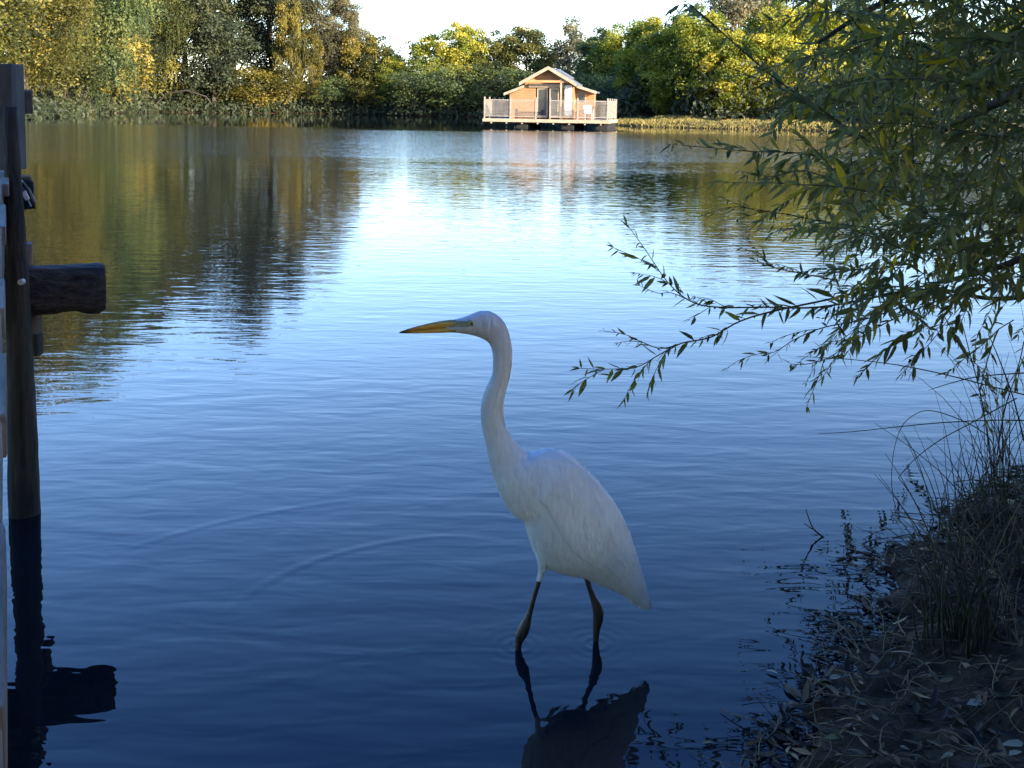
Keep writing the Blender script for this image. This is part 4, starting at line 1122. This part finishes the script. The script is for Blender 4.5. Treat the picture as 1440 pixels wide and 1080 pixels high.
LT = np.array([[0,0,0],[.28,.5,.10],[.28,-.5,.10],[.62,.42,.08],[.62,-.42,.08],[1,0,0],[.28,0,0],[.62,0,0]])   # x along, y across, z fold
LF = np.array([[0,6,1],[0,2,6],[1,6,7],[1,7,3],[2,7,6],[2,4,7],[3,7,5],[4,5,7]])
class Leaves:
    def __init__(s): s.P=[]; s.A=[]; s.N=[]; s.L=[]; s.W=[]; s.C=[]; s.T=[]
    def add(s, p, a, n, l, w, c, t):
        s.P.append(p); s.A.append(a); s.N.append(n); s.L.append(l); s.W.append(w); s.C.append(c); s.T.append(t)
    def mesh(s, name):
        P = np.array(s.P); A = unit(np.array(s.A)); N = np.array(s.N); L = np.array(s.L); Wd = np.array(s.W); Cv = np.array(s.C)
        B = unit(np.cross(N, A)); N = np.cross(A, B)
        t = LT[:, 0][None, :]
        x = t * L[:, None]; y = LT[:, 1][None, :] * Wd[:, None]; z = LT[:, 2][None, :] * Wd[:, None] * 1.6 - Cv[:, None] * L[:, None] * t ** 2
        V = P[:, None, :] + A[:, None, :] * x[..., None] + B[:, None, :] * y[..., None] + N[:, None, :] * z[..., None]
        F = LF[None] + (np.arange(len(P)) * 8)[:, None, None]
        return np_mesh(name, V.reshape(-1, 3), F.reshape(-1, 3), smooth=False, attrs={'tone': np.repeat(np.clip(s.T, 0, 1), 8)})

rw = np.random.default_rng(12)
leaves = Leaves()
twig_lines = []     # (pts, r0, r1)
def rvec(s=1.0): return rw.normal(size=3) * s
def leafy(pts, r0, r1, spacing, lmin, lmax, tone, droop=.5, start=.05, side=.9):
    """pts numpy polyline; put leaves alternately along it"""
    pts = np.array(pts, dtype=float)
    seg = np.linalg.norm(np.diff(pts, axis=0), axis=1); cum = np.concatenate([[0], np.cumsum(seg)]); tot = cum[-1]
    twig_lines.append((pts, r0, r1))
    d = tot * start; k = rw.integers(2)
    while d < tot:
        i = min(np.searchsorted(cum, d) - 1, len(seg) - 1); i = max(i, 0); f = (d - cum[i]) / seg[i]
        p = pts[i] * (1 - f) + pts[i+1] * f; tg = (pts[i+1] - pts[i]) / seg[i]
        up = np.array([0, 0, 1.0]); sd = np.cross(tg, up); nn = np.linalg.norm(sd); sd = sd / nn if nn > .05 else np.array([1.0, 0, 0])
        sgn = 1 if k % 2 else -1
        a = tg * rw.uniform(.45, 1.0) + (sd * rw.uniform(.2, 1) + np.cross(sd, tg) * rw.uniform(-.3, 1.0)) * sgn * side * .8 + rvec(.22) + np.array([0, 0, -droop * rw.uniform(.2, 1.2)])
        tt = d / tot; l = rw.uniform(lmin, lmax) * (1 - .5 * tt ** 1.5) * (.75 if tt < .1 else 1)
        if rw.random() < .12: l *= .5
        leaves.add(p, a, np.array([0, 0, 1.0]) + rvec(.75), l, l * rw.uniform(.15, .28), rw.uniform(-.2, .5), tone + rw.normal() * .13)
        d += spacing * rw.uniform(.6, 1.5) * (1 - .3 * tt); k += 1
    # terminal leaves
    tg = pts[-1] - pts[-2]
    for j in range(2): leaves.add(pts[-1], tg / np.linalg.norm(tg) + rvec(.35), np.array([0, 0, 1.0]) + rvec(.6), rw.uniform(lmin, lmax) * .55, .008, .1, tone)
def smooth(pts, k=5):
    pts = [np.array(p, dtype=float) for p in pts]; out = []
    for i in range(len(pts) - 1):
        a = pts[max(i-1, 0)]; b = pts[i]; c = pts[i+1]; d = pts[min(i+2, len(pts)-1)]
        for j in range(k): out.append(cr(a, b, c, d, j / k))
    out.append(pts[-1]); return out
def px3(L):  # list of (px,py,Y)
    return [np.array(W(*q)) for q in L]
def branchlet(pts, n, lmin, lmax, tone, spacing=.022, sl=.12):
    """side twigs from a polyline"""
    pts = np.array(pts)
    for j in range(n):
        t = rw.uniform(.15, .95); i = int(t * (len(pts) - 1)); p = pts[i]; tg = pts[min(i+1, len(pts)-1)] - pts[max(i-1, 0)]; tg /= np.linalg.norm(tg)
        a = tg + rvec(.5); a /= np.linalg.norm(a); L = sl * rw.uniform(.5, 1.5)
        q = [p]; dirv = a
        for s_ in range(4):
            dirv = dirv + np.array([0, 0, -.12]) + rvec(.08); q.append(q[-1] + dirv / np.linalg.norm(dirv) * L / 4)
        leafy(q, .0014, .0007, spacing, lmin, lmax, tone, side=.7)
# sprays traced from the photograph: (points), leaf size range, number of side twigs
TR = [
 ([(1330,395,3.9),(1230,418,3.75),(1150,432,3.65),(1080,432,3.6),(1010,432,3.55),(972,424,3.52),(940,398,3.5),(908,352,3.48),(882,316,3.45)], .045, .105, 6, .0042),
 ([(1250,400,3.7),(1170,420,3.6),(1090,437,3.5),(1040,452,3.45),(1000,474,3.4),(958,483,3.38),(925,500,3.36),(895,516,3.34),(850,519,3.32),(816,518,3.3)], .045, .11, 6, .0040),
 ([(958,483,3.38),(930,490,3.34),(905,482,3.3),(878,470,3.28),(850,466,3.26)], .03, .06, 1, .0018),
 ([(972,424,3.52),(945,412,3.46),(925,412,3.42),(900,402,3.4)], .03, .06, 1, .0015),
 ([(1380,400,3.5),(1300,430,3.4),(1250,452,3.35),(1200,480,3.3),(1165,503,3.25),(1135,512,3.22),(1112,512,3.2)], .03, .08, 4, .0030),
 ([(1300,420,3.6),(1220,448,3.5),(1160,460,3.45),(1120,476,3.4),(1095,492,3.38),(1080,498,3.36)], .03, .07, 4, .0028),
 ([(1180,395,3.6),(1130,385,3.55),(1095,378,3.5),(1075,372,3.5),(1062,365,3.5)], .03, .07, 3, .0022),
 ([(1300,300,4.2),(1220,260,4.0),(1160,225,3.9),(1120,215,3.85),(1060,213,3.8),(1000,208,3.75),(945,203,3.7)], .055, .12, 8, .0035),
 ([(1220,205,3.6),(1150,150,3.5),(1100,118,3.4),(1060,85,3.35),(1020,50,3.3),(985,20,3.25),(962,-5,3.2)], .05, .10, 1, .0042),
 ([(1020,50,3.3),(985,18,3.3),(950,-8,3.3)], .05, .09, 0, .0025),
 ([(1300,330,4.0),(1220,320,3.9),(1150,310,3.8),(1100,300,3.8),(1060,295,3.75),(1020,280,3.7)], .03, .07, 6, .0028),
 ([(1260,270,3.9),(1180,255,3.8),(1130,240,3.7),(1085,248,3.65),(1040,240,3.6)], .04, .09, 4, .0028),
 ([(1400,470,3.2),(1385,520,3.15),(1378,560,3.1),(1390,600,3.1)], .04, .08, 2, .002),
 ([(1340,440,3.4),(1310,480,3.35),(1290,500,3.3),(1270,525,3.3)], .035, .075, 3, .002),
 ([(1320,430,3.3),(1342,470,3.25),(1360,500,3.2),(1395,530,3.2)], .035, .08, 2, .002),
 ([(1200,420,3.5),(1185,455,3.4),(1170,480,3.4),(1150,490,3.4)], .03, .06, 3, .002),
 ([(1440,480,3.0),(1430,520,3.0),(1410,550,2.95)], .04, .08, 1, .002),
]
for L, lmin, lmax, nb2, r in TR:
    p = smooth(px3(L)); leafy(p, r, .0009, .027, lmin, lmax, .36, start=.12, droop=.08, side=1.2); branchlet(p, nb2, lmin * .8, lmax * .85, .4)
# main limbs, from the trunk on the bank at the right
TRK = np.array([4.6, 3.4, gz(4.6, 3.4) - .1])
LIMB = [
 [TRK + np.array([0, 0, 1.6])] + px3([(1620, 60, 3.6), (1520, 95, 3.7), (1440, 128, 3.8), (1370, 160, 3.9), (1300, 200, 4.0), (1240, 260, 4.0)]),
 [TRK + np.array([0, 0, 1.2])] + px3([(1600, 260, 3.6), (1500, 330, 3.6), (1420, 370, 3.6), (1340, 392, 3.75)]),
 [TRK + np.array([0, 0, 2.0])] + px3([(1700, -180, 3.8), (1550, -110, 3.8), (1400, -50, 3.7), (1250, 0, 3.7), (1150, 60, 3.6)]),
 [TRK + np.array([0, 0, 1.9])] + px3([(1650, -60, 4.4), (1500, 20, 4.5), (1380, 90, 4.6), (1250, 120, 4.7)]),
 [TRK + np.array([0, 0, 1.0])] + px3([(1620, 330, 4.3), (1500, 400, 4.3), (1400, 420, 4.3), (1300, 400, 4.2)]),
]
wil = empty('willow_tree', (4.6, 3.4, gz(4.6, 3.4)))
tag(wil, 'near willow overhanging the water from the right edge', 'tree')
wo = Vector(wil.location)
for li, L in enumerate(LIMB):
    p = smooth(L, 6); r0 = [.034, .030, .032, .026, .024][li]
    mb = MB(); n = len(p)
    mb.tube([Vector([float(c) for c in q]) - wo for q in p], [max(.005, r0 * (1 - .85 * i / n)) for i in range(n)], 8, jit=.05); mb.build('branch', willow_bark, wil, smooth=True)
mb = MB(); mb.tube([Vector((0, 0, -.4)), Vector((0, 0, .2)), Vector((.06, .02, 1.2)), Vector((.0, .06, 2.4)), Vector((.15, .0, 4.2)), Vector((.1, -.1, 5.6))], [.27, .20, .16, .13, .08, .03], 12, jit=.04)
mb.build('trunk', willow_bark, wil, smooth=True)
# the mass of foliage
def inside_mass(px, py):
    # left boundary of the mass as a function of the picture height
    xb = np.interp(py, [-400, -60, 0, 60, 130, 200, 270, 330, 400, 450, 500, 540], [1150, 1060, 1075, 1150, 1180, 1165, 1185, 1195, 1190, 1240, 1310, 1390])
    return px > xb
cnt = 0
for attempt in range(9000):
    if cnt >= 1280: break
    px = rw.uniform(1060, 1720); py = rw.uniform(-420, 455); Y = rw.uniform(2.9, 5.4)
    if not inside_mass(px, py): continue
    # thin out the lower fringe so that the water shows through it
    dens = np.interp(py, [-420, 200, 330, 390, 455], [.9, 1, .85, .55, .3]) * np.interp(px, [1060, 1180, 1280, 1380], [.3, .55, .85, 1.1])
    if rw.random() > dens: continue
    p = np.array(W(px, py, Y))
    if p[2] < .45: continue
    dirv = np.array([-.6, -.12, .05]) + rvec(.62); q = [p]; Ln = rw.uniform(.2, .5)
    for s_ in range(5):
        dirv = dirv / np.linalg.norm(dirv) + np.array([0, 0, -.07]) + rvec(.08); q.append(q[-1] + dirv / np.linalg.norm(dirv) * Ln / 5)
    leafy(q, .0022, .0009, .016, .05, .105, .34 + (.42 if (py < 330 and px < 1400) else .10) * rw.random() * 1.6, droop=.35)  # upper left leaves toned paler, standing in for sunlight through the foliage
    cnt += 1
# upper crown above and behind the frame (shades the foreground)
for i in range(950):
    c = np.array([3.9, 1.2, 3.4]); d = rvec(); d /= np.linalg.norm(d); p = c + d * rw.uniform(.35, 1) * np.array([2.9, 3.3, 2.3])
    v = cam.matrix_world.inverted() @ Vector([float(t) for t in p])
    if v.z < -.1:
        ppx = CX + FPX * v.x / -v.z; ppy = CY0 - FPX * v.y / -v.z
        if ppx < 1500 and ppy > -90: continue
    if p[2] < .9 or (abs(p[0]) < .9 and abs(p[1]) < .8 and p[2] < 2.2): continue
    dirv = rvec(.7) + np.array([-.3, 0, -.2]); q = [p]
    for s_ in range(3):
        dirv = dirv / np.linalg.norm(dirv) + np.array([0, 0, -.2]); q.append(q[-1] + dirv / np.linalg.norm(dirv) * .13)
    leafy(q, .0025, .001, .030, .09, .15, .4, droop=.3)
lm = leaves.mesh('crown'); lm.transform(Matrix.Translation(-wo))
link('crown', lm, LEAFMAT, wil)
# twigs as one mesh inside the crown
def lines_mesh(lines, name, K=4, org=None):
    V, F = [], []; b0 = 0
    for pts, r0, r1 in lines:
        pts = np.asarray(pts); n = len(pts); tg = np.gradient(pts, axis=0); tg = unit(tg)
        ref = np.where(np.abs(tg[:, 2:3]) < .9, np.array([[0, 0, 1.0]]), np.array([[1.0, 0, 0]])); A = unit(np.cross(tg, ref)); B = np.cross(tg, A)
        rr = np.linspace(r0, r1, n)
        th = np.arange(K) * 2 * PI / K
        ring = pts[:, None, :] + (A[:, None, :] * np.cos(th)[None, :, None] + B[:, None, :] * np.sin(th)[None, :, None]) * rr[:, None, None]
        V.append(ring.reshape(-1, 3)); ii = np.arange(n - 1)[:, None] * K; kk = np.arange(K)[None, :]; k2 = (kk + 1) % K
        F.append(np.stack([ii + kk, ii + k2, ii + K + k2, ii + K + kk], -1).reshape(-1, 4) + b0); b0 += n * K
    V = np.concatenate(V)
    if org is not None: V = V - np.array(org)
    return np_mesh(name, V, np.concatenate(F), smooth=True)
link('twigs', lines_mesh(twig_lines, 'twigs', 4, wo), twig_mat, wil)

# ------------------------------------------------------------------ grass blades, rushes, twigs and litter of the near bank
rush = plain_mat('rush_stem', (0.030, 0.036, 0.014), rough=.6, nscale=8, var=.5)
dry = plain_mat('dry_stem', (0.17, 0.12, 0.06), rough=.7, nscale=10, var=.5)
def gpt(px, py): 
    """point on the terrain seen at this pixel"""
    z = 0.0
    for _ in range(14):
        q = Wz(px, py, z); z2 = max(gz(q.x, q.y), 0.0); z = z * .5 + z2 * .5
    return Wz(px, py, z)
BL = [
 ([(1256,752,4.2),(1254,690,4.2),(1256,640,4.2),(1268,600,4.2),(1290,581,4.15),(1312,578,4.1),(1345,588,4.05),(1375,603,4.0),(1395,622,4.0),(1402,660,4.0),(1400,715,4.0)], 'long grass blade arching in a high hoop down to the water'),
 ([(1150,610,3.9),(1200,607,3.9),(1265,600,3.85),(1330,594,3.8),(1400,591,3.7),(1470,592,3.6)], 'nearly level long blade whose tip points left over the water'),
 ([(1230,728,4.1),(1250,690,4.1),(1282,650,4.1),(1320,620,4.0),(1360,598,3.9),(1430,560,3.8)], 'slanting stem crossing the hoop from upper right to the water'),
 ([(1258,738,4.2),(1266,712,4.2),(1288,692,4.15),(1320,683,4.1),(1375,675,4.0),(1440,690,4.0)], 'low arching blade beneath the high hoop'),
 ([(1120,501,3.5),(1190,505,3.5),(1260,513,3.5),(1330,527,3.5),(1400,545,3.5),(1460,560,3.5)], 'long level stem just below the lowest willow leaves'),
 ([(1305,549,3.6),(1340,538,3.6),(1380,529,3.6),(1450,524,3.6)], 'short stem rising right where two level stems cross'),
 ([(1164,932,2.95),(1195,885,3.0),(1230,838,3.1),(1275,790,3.3),(1330,740,3.6)], 'straight blade dipping its tip in the water by the litter'),
 ([(1145,893,3.05),(1175,880,3.05),(1215,868,3.1),(1260,862,3.15),(1310,868,3.2)], 'low curved blade lying over the water beside the litter'),
 ([(1215,822,3.4),(1235,803,3.4),(1262,792,3.45),(1300,790,3.5)], 'thin dark stem leaning from the bank edge toward the water'),
]
def blade(pts, r0, r1, mt, label, name='grass_blade', cat='grass blade', group='long grass stems over the water'):
    p = smooth(px3(pts), 6)
    n = len(p); o0 = Vector([float(c) for c in p[-1]])
    mb = MB(); mb.tube([Vector([float(c) for c in q]) - o0 for q in p], [r1 + (r0 - r1) * (i / n) ** .6 for i in range(n)], 5)
    o = mb.build(name, mt, smooth=True); o.location = o0
    tag(o, label, cat, group); return o
for i, (pts, lb) in enumerate(BL): blade(pts, .0026, .0007, rush if i % 3 else dry, lb)
def tuft(cx, cy, n, hmin, hmax, spread, lean, mt, label, seed, rad=.0026, name='rush_tuft', cat='rushes'):
    r = np.random.default_rng(seed); g = gpt(cx, cy); ls = []
    for i in range(n):
        a = r.uniform(0, 2 * PI); rr = spread * r.random() ** .6
        b = np.array([g.x + rr * math.cos(a), g.y + rr * math.sin(a) * .9, 0]); b[2] = max(gz(b[0], b[1]), -.05) - .02
        h = r.uniform(hmin, hmax); d = np.array([lean[0] + r.normal() * .16, lean[1] + r.normal() * .12, 1.0]); bend = np.array([r.normal() * .25, r.normal() * .15, 0]) 
        k = 8; t = np.linspace(0, 1, k)[:, None]
        ls.append((b + (d / np.linalg.norm(d) * t + bend * t ** 2.4) * h - np.array([0, 0, .12]) * h * t ** 3 * (r.random() < .4), rad * r.uniform(.7, 1.2), .0006))
    me = lines_mesh(ls, name, 4, g); o = link(name, me, mt); o.location = g; tag(o, label, cat, 'clumps of rushes on the near bank'); return o
tuft(1352, 905, 55, .20, .52, .11, (-.05, 0), rush, 'thick dark green rush clump at the foot of the bank, nearest the camera', 1, .0036)
tuft(1395, 800, 42, .22, .55, .14, (-.02, .0), rush, 'rush clump on the bank behind the thick dark green clump', 2, .0030)
tuft(1400, 715, 20, .3, .72, .12, (-.05, 0), rush, 'tall thin rushes at the top of the bank near the right edge', 3, .0026)
tuft(1345, 740, 12, .28, .52, .07, (.0, 0), rush, 'few upright thin stems where the bank meets the water', 4, .0026)
tuft(1450, 690, 20, .35, .85, .16, (-.12, 0), dry, 'tall dry crossing stems at the right edge of the bank', 5, .0024)
tuft(1435, 900, 30, .15, .36, .16, (-.1, 0), dry, 'brown dry tuft at the lower right edge of the bank', 6, .0022)
# tall thin stems rising into the willow
TS = [([(1398,720,4.0),(1392,640,3.9),(1380,560,3.8),(1362,490,3.75),(1352,450,3.7)], 'tall thin stem curving up left into the willow leaves'),
      ([(1440,620,3.8),(1425,560,3.7),(1405,505,3.6),(1390,470,3.6)], 'thin stem slanting up left near the right edge'),
      ([(1402,640,3.8),(1412,580,3.7),(1428,530,3.7),(1450,480,3.7)], 'thin stem slanting up right to the right edge'),
      ([(1385,720,4.2),(1400,660,4.2),(1420,610,4.2),(1450,560,4.2)], 'thin stem leaning right over the top of the bank')]
for pts, lb in TS: blade(pts[::-1], .003, .001, rush, lb)
# forked twig standing in the water and a stick at the litter edge
fk = empty('forked_twig', tuple(Wz(1172, 772, 0)))
tag(fk, 'dark forked twig sticking out of the water left of the litter', 'twig')
def sub(parent, name, pts, r0, r1, mt):
    p = smooth(px3(pts), 5); n = len(p); o0 = parent.location
    mb = MB(); mb.tube([Vector([float(c) for c in q]) - o0 for q in p], [r0 + (r1 - r0) * i / n for i in range(n)], 6, jit=.1); return mb.build(name, mt, parent, smooth=True)
sub(fk, 'stem', [(1200,773,3.48),(1178,769,3.48),(1160,757,3.5),(1146,746,3.5),(1140,736,3.5),(1133,716,3.5)], .0045, .0014, twig_mat)
sub(fk, 'side_twig', [(1146,746,3.5),(1138,741,3.47),(1131,736,3.45)], .0022, .001, twig_mat)
sub(fk, 'side_twig', [(1180,770.5,3.48),(1160,773,3.46),(1145,776,3.44),(1127,780,3.43)], .0035, .0012, twig_mat)
blade([(1223,733,3.7),(1235,750,3.65),(1247,762,3.6),(1262,776,3.55)], .005, .003, twig_mat, 'short dead stick rising from the edge of the litter', 'stick', 'stick', 'dead sticks on the bank edge')
blade([(1213,822,3.35),(1228,805,3.35),(1250,798,3.35),(1275,790,3.4)], .004, .002, twig_mat, 'curved dark stick bending down to the water below the litter', 'stick', 'stick', 'dead sticks on the bank edge')
blade([(1180,990,2.7),(1240,960,2.75),(1300,920,2.85),(1345,880,3.0)], .006, .003, dry, 'long pale dead stem lying along the bank edge', 'stick', 'stick', 'dead sticks on the bank edge')
blade([(1190,1010,2.65),(1250,985,2.7),(1330,965,2.75),(1400,950,2.8)], .005, .002, dry, 'pale dead stem lying across the mud below the rushes', 'stick', 'stick', 'dead sticks on the bank edge')

# litter: dead leaves and fibres on the mud
lit = Leaves(); rl = np.random.default_rng(31)
P = np.stack([rl.uniform(.2, 4.6, 34000), rl.uniform(1.7, 6.2, 34000)], 1); s_ = lake_sd(P)
edge = np.exp(-np.abs(s_) / .18)
k = ((s_ > -.06) & (rl.random(len(P)) < .42 + .55 * edge)) ; P = P[k]; zt = terrain(P)
for (x, y), z in zip(P, zt):
    a = rl.uniform(0, 2 * PI); l = rl.uniform(.022, .065)
    z = max(z, .0015) + rl.uniform(.002, .010)
    lit.add(np.array([x, y, z]), np.array([math.cos(a), math.sin(a), rl.normal() * .14]), np.array([rl.normal() * .35, rl.normal() * .35, 1]), l, l * rl.uniform(.16, .3), rl.uniform(-.4, .5), rl.beta(1.1, 2.5))
LIT = leaf_mat('dead_leaves', [(0, (0.014, 0.009, 0.005)), (.35, (0.045, 0.028, 0.013)), (.65, (0.17, 0.105, 0.045)), (1, (0.48, 0.34, 0.17))], trans=.08, rough=.6)
tag(link('leaf_litter', lit.mesh('leaf_litter'), LIT), 'dead willow leaves littering the mud and the water edge', 'leaf litter', kind='stuff')
fb = []
FP = np.stack([rl.uniform(.3, 4.4, 7500), rl.uniform(1.9, 6.0, 7500)], 1); FS = lake_sd(FP)
for (x, y), s1 in zip(FP, FS):
    if s1 < -.10 or rl.random() > .35 + .65 * math.exp(-abs(s1) / .2): continue
    a = rl.normal() * .6 + (.9 if rl.random() < .6 else 2.4); L = rl.uniform(.06, .28); c = rl.normal() * .15; pts = []
    for t in np.linspace(-.5, .5, 7):
        xx = x + math.cos(a + c * t * 3) * L * t; yy = y + math.sin(a + c * t * 3) * L * t
        pts.append([xx, yy, 0])
    pa = np.array(pts); pa[:, 2] = .006 + rl.uniform(0, .02) * (1 - np.abs(np.linspace(-1, 1, 7)))
    fb.append((pa, rl.uniform(.0008, .0022), .0006))
_c = np.concatenate([q[0][:, :2] for q in fb]); _t = np.maximum(terrain(_c), 0)
for i_, q in enumerate(fb): q[0][:, 2] += _t[i_*7:(i_+1)*7]
tag(link('dead_grass', lines_mesh(fb, 'dead_grass', 4), dry), 'dry grass stalks lying on the mud', 'dead grass', kind='stuff')
# grass cover of the upper bank
gq = np.random.default_rng(41); gl = []
GP = np.stack([gq.uniform(1.2, 5.5, 5200), gq.uniform(2.3, 6.8, 5200)], 1); GS = lake_sd(GP); GZ = terrain(GP); GV = vnoise(GP[:, 0] * 3., GP[:, 1] * 3., 77)
for (x, y), s1, z, v in zip(GP, GS, GZ, GV):
    if s1 < .12: continue
    if gq.random() > (s1 - .1) * .8 * (v + .05): continue
    h = gq.uniform(.05, .22); d = np.array([gq.normal() * .5, gq.normal() * .5, 1]); t = np.linspace(0, 1, 5)[:, None]; bd = np.array([gq.normal() * .5, gq.normal() * .5, -.3])
    gl.append((np.array([x, y, z - .01]) + (d * t + bd * t ** 2) * h, .0018, .0004))
tag(link('bank_turf', lines_mesh(gl, 'bank_turf', 3), rush), 'short dark grass growing on the upper bank', 'grass', kind='stuff')
# larger pale fallen leaves
FL = [(1375, 992, .060, 1.0, 'pale folded willow leaf lying on the dark mud', .95), (1425, 1050, .055, .95, 'pale leaf at the bottom right corner, the upper of two', .9), (1428, 1062, .045, .7, 'pale leaf at the bottom right corner, the lower of two', .85),
      (1332, 1066, .036, .8, 'small yellow leaf on the mud near the bottom edge', .8), (1272, 1055, .022, .6, 'tiny pale leaf on the mud left of the small yellow leaf', .9), (1172, 1040, .05, .5, 'yellow brown leaf at the water edge near the bottom', .55),
      (1113, 993, .045, .5, 'pale curled leaf afloat among the dark reflections', .85), (1085, 947, .034, .4, 'small pale leaf floating left of the litter', .9), (1175, 955, .05, .9, 'upright pale curled leaf in the litter edge', .95),
      (1156, 803, .04, .3, 'pale leaf floating below the forked twig', .9), (1132, 791, .035, .2, 'thin dull leaf floating beside the forked twig', .55), (1240, 736, .04, .2, 'greenish leaf floating near the hooped blade', .5),
      (1245, 885, .05, .4, 'green leaf floating in the gap of the litter', .5), (1300, 775, .045, .8, 'pale upright leaf in the middle of the litter', .9), (995, 1047, .03, .1, 'small dull leaf floating near the bottom edge', .6)]
pale = leaf_mat('pale_fallen_leaf', [(0, (0.03, 0.03, 0.012)), (.5, (0.16, 0.14, 0.04)), (1, (0.44, 0.37, 0.24))], trans=.15, rough=.5)
for i, (px, py, l, tilt, lb, tone) in enumerate(FL):
    g = gpt(px, py); L1 = Leaves(); a = rl.uniform(-.6, .6) + (PI if i % 2 else 0)
    L1.add(np.array([-l * .5 * math.cos(a), -l * .5 * math.sin(a), 0.006]), np.array([math.cos(a), math.sin(a), .12 * tilt]), np.array([rl.normal() * .2, -.35 * tilt, 1]), l, l * .34, .25 * tilt, tone)
    if 'folded' in lb: L1.add(np.array([0, 0, .008]), np.array([math.cos(a + .6), math.sin(a + .6), .1]), np.array([.1, -.4, 1]), l * .8, l * .3, .2, tone)
    o = link('fallen_leaf', L1.mesh('fallen_leaf'), pale); o.location = g; tag(o, lb, 'leaf', 'larger pale fallen leaves')
# single speck of down afloat in front of the egret
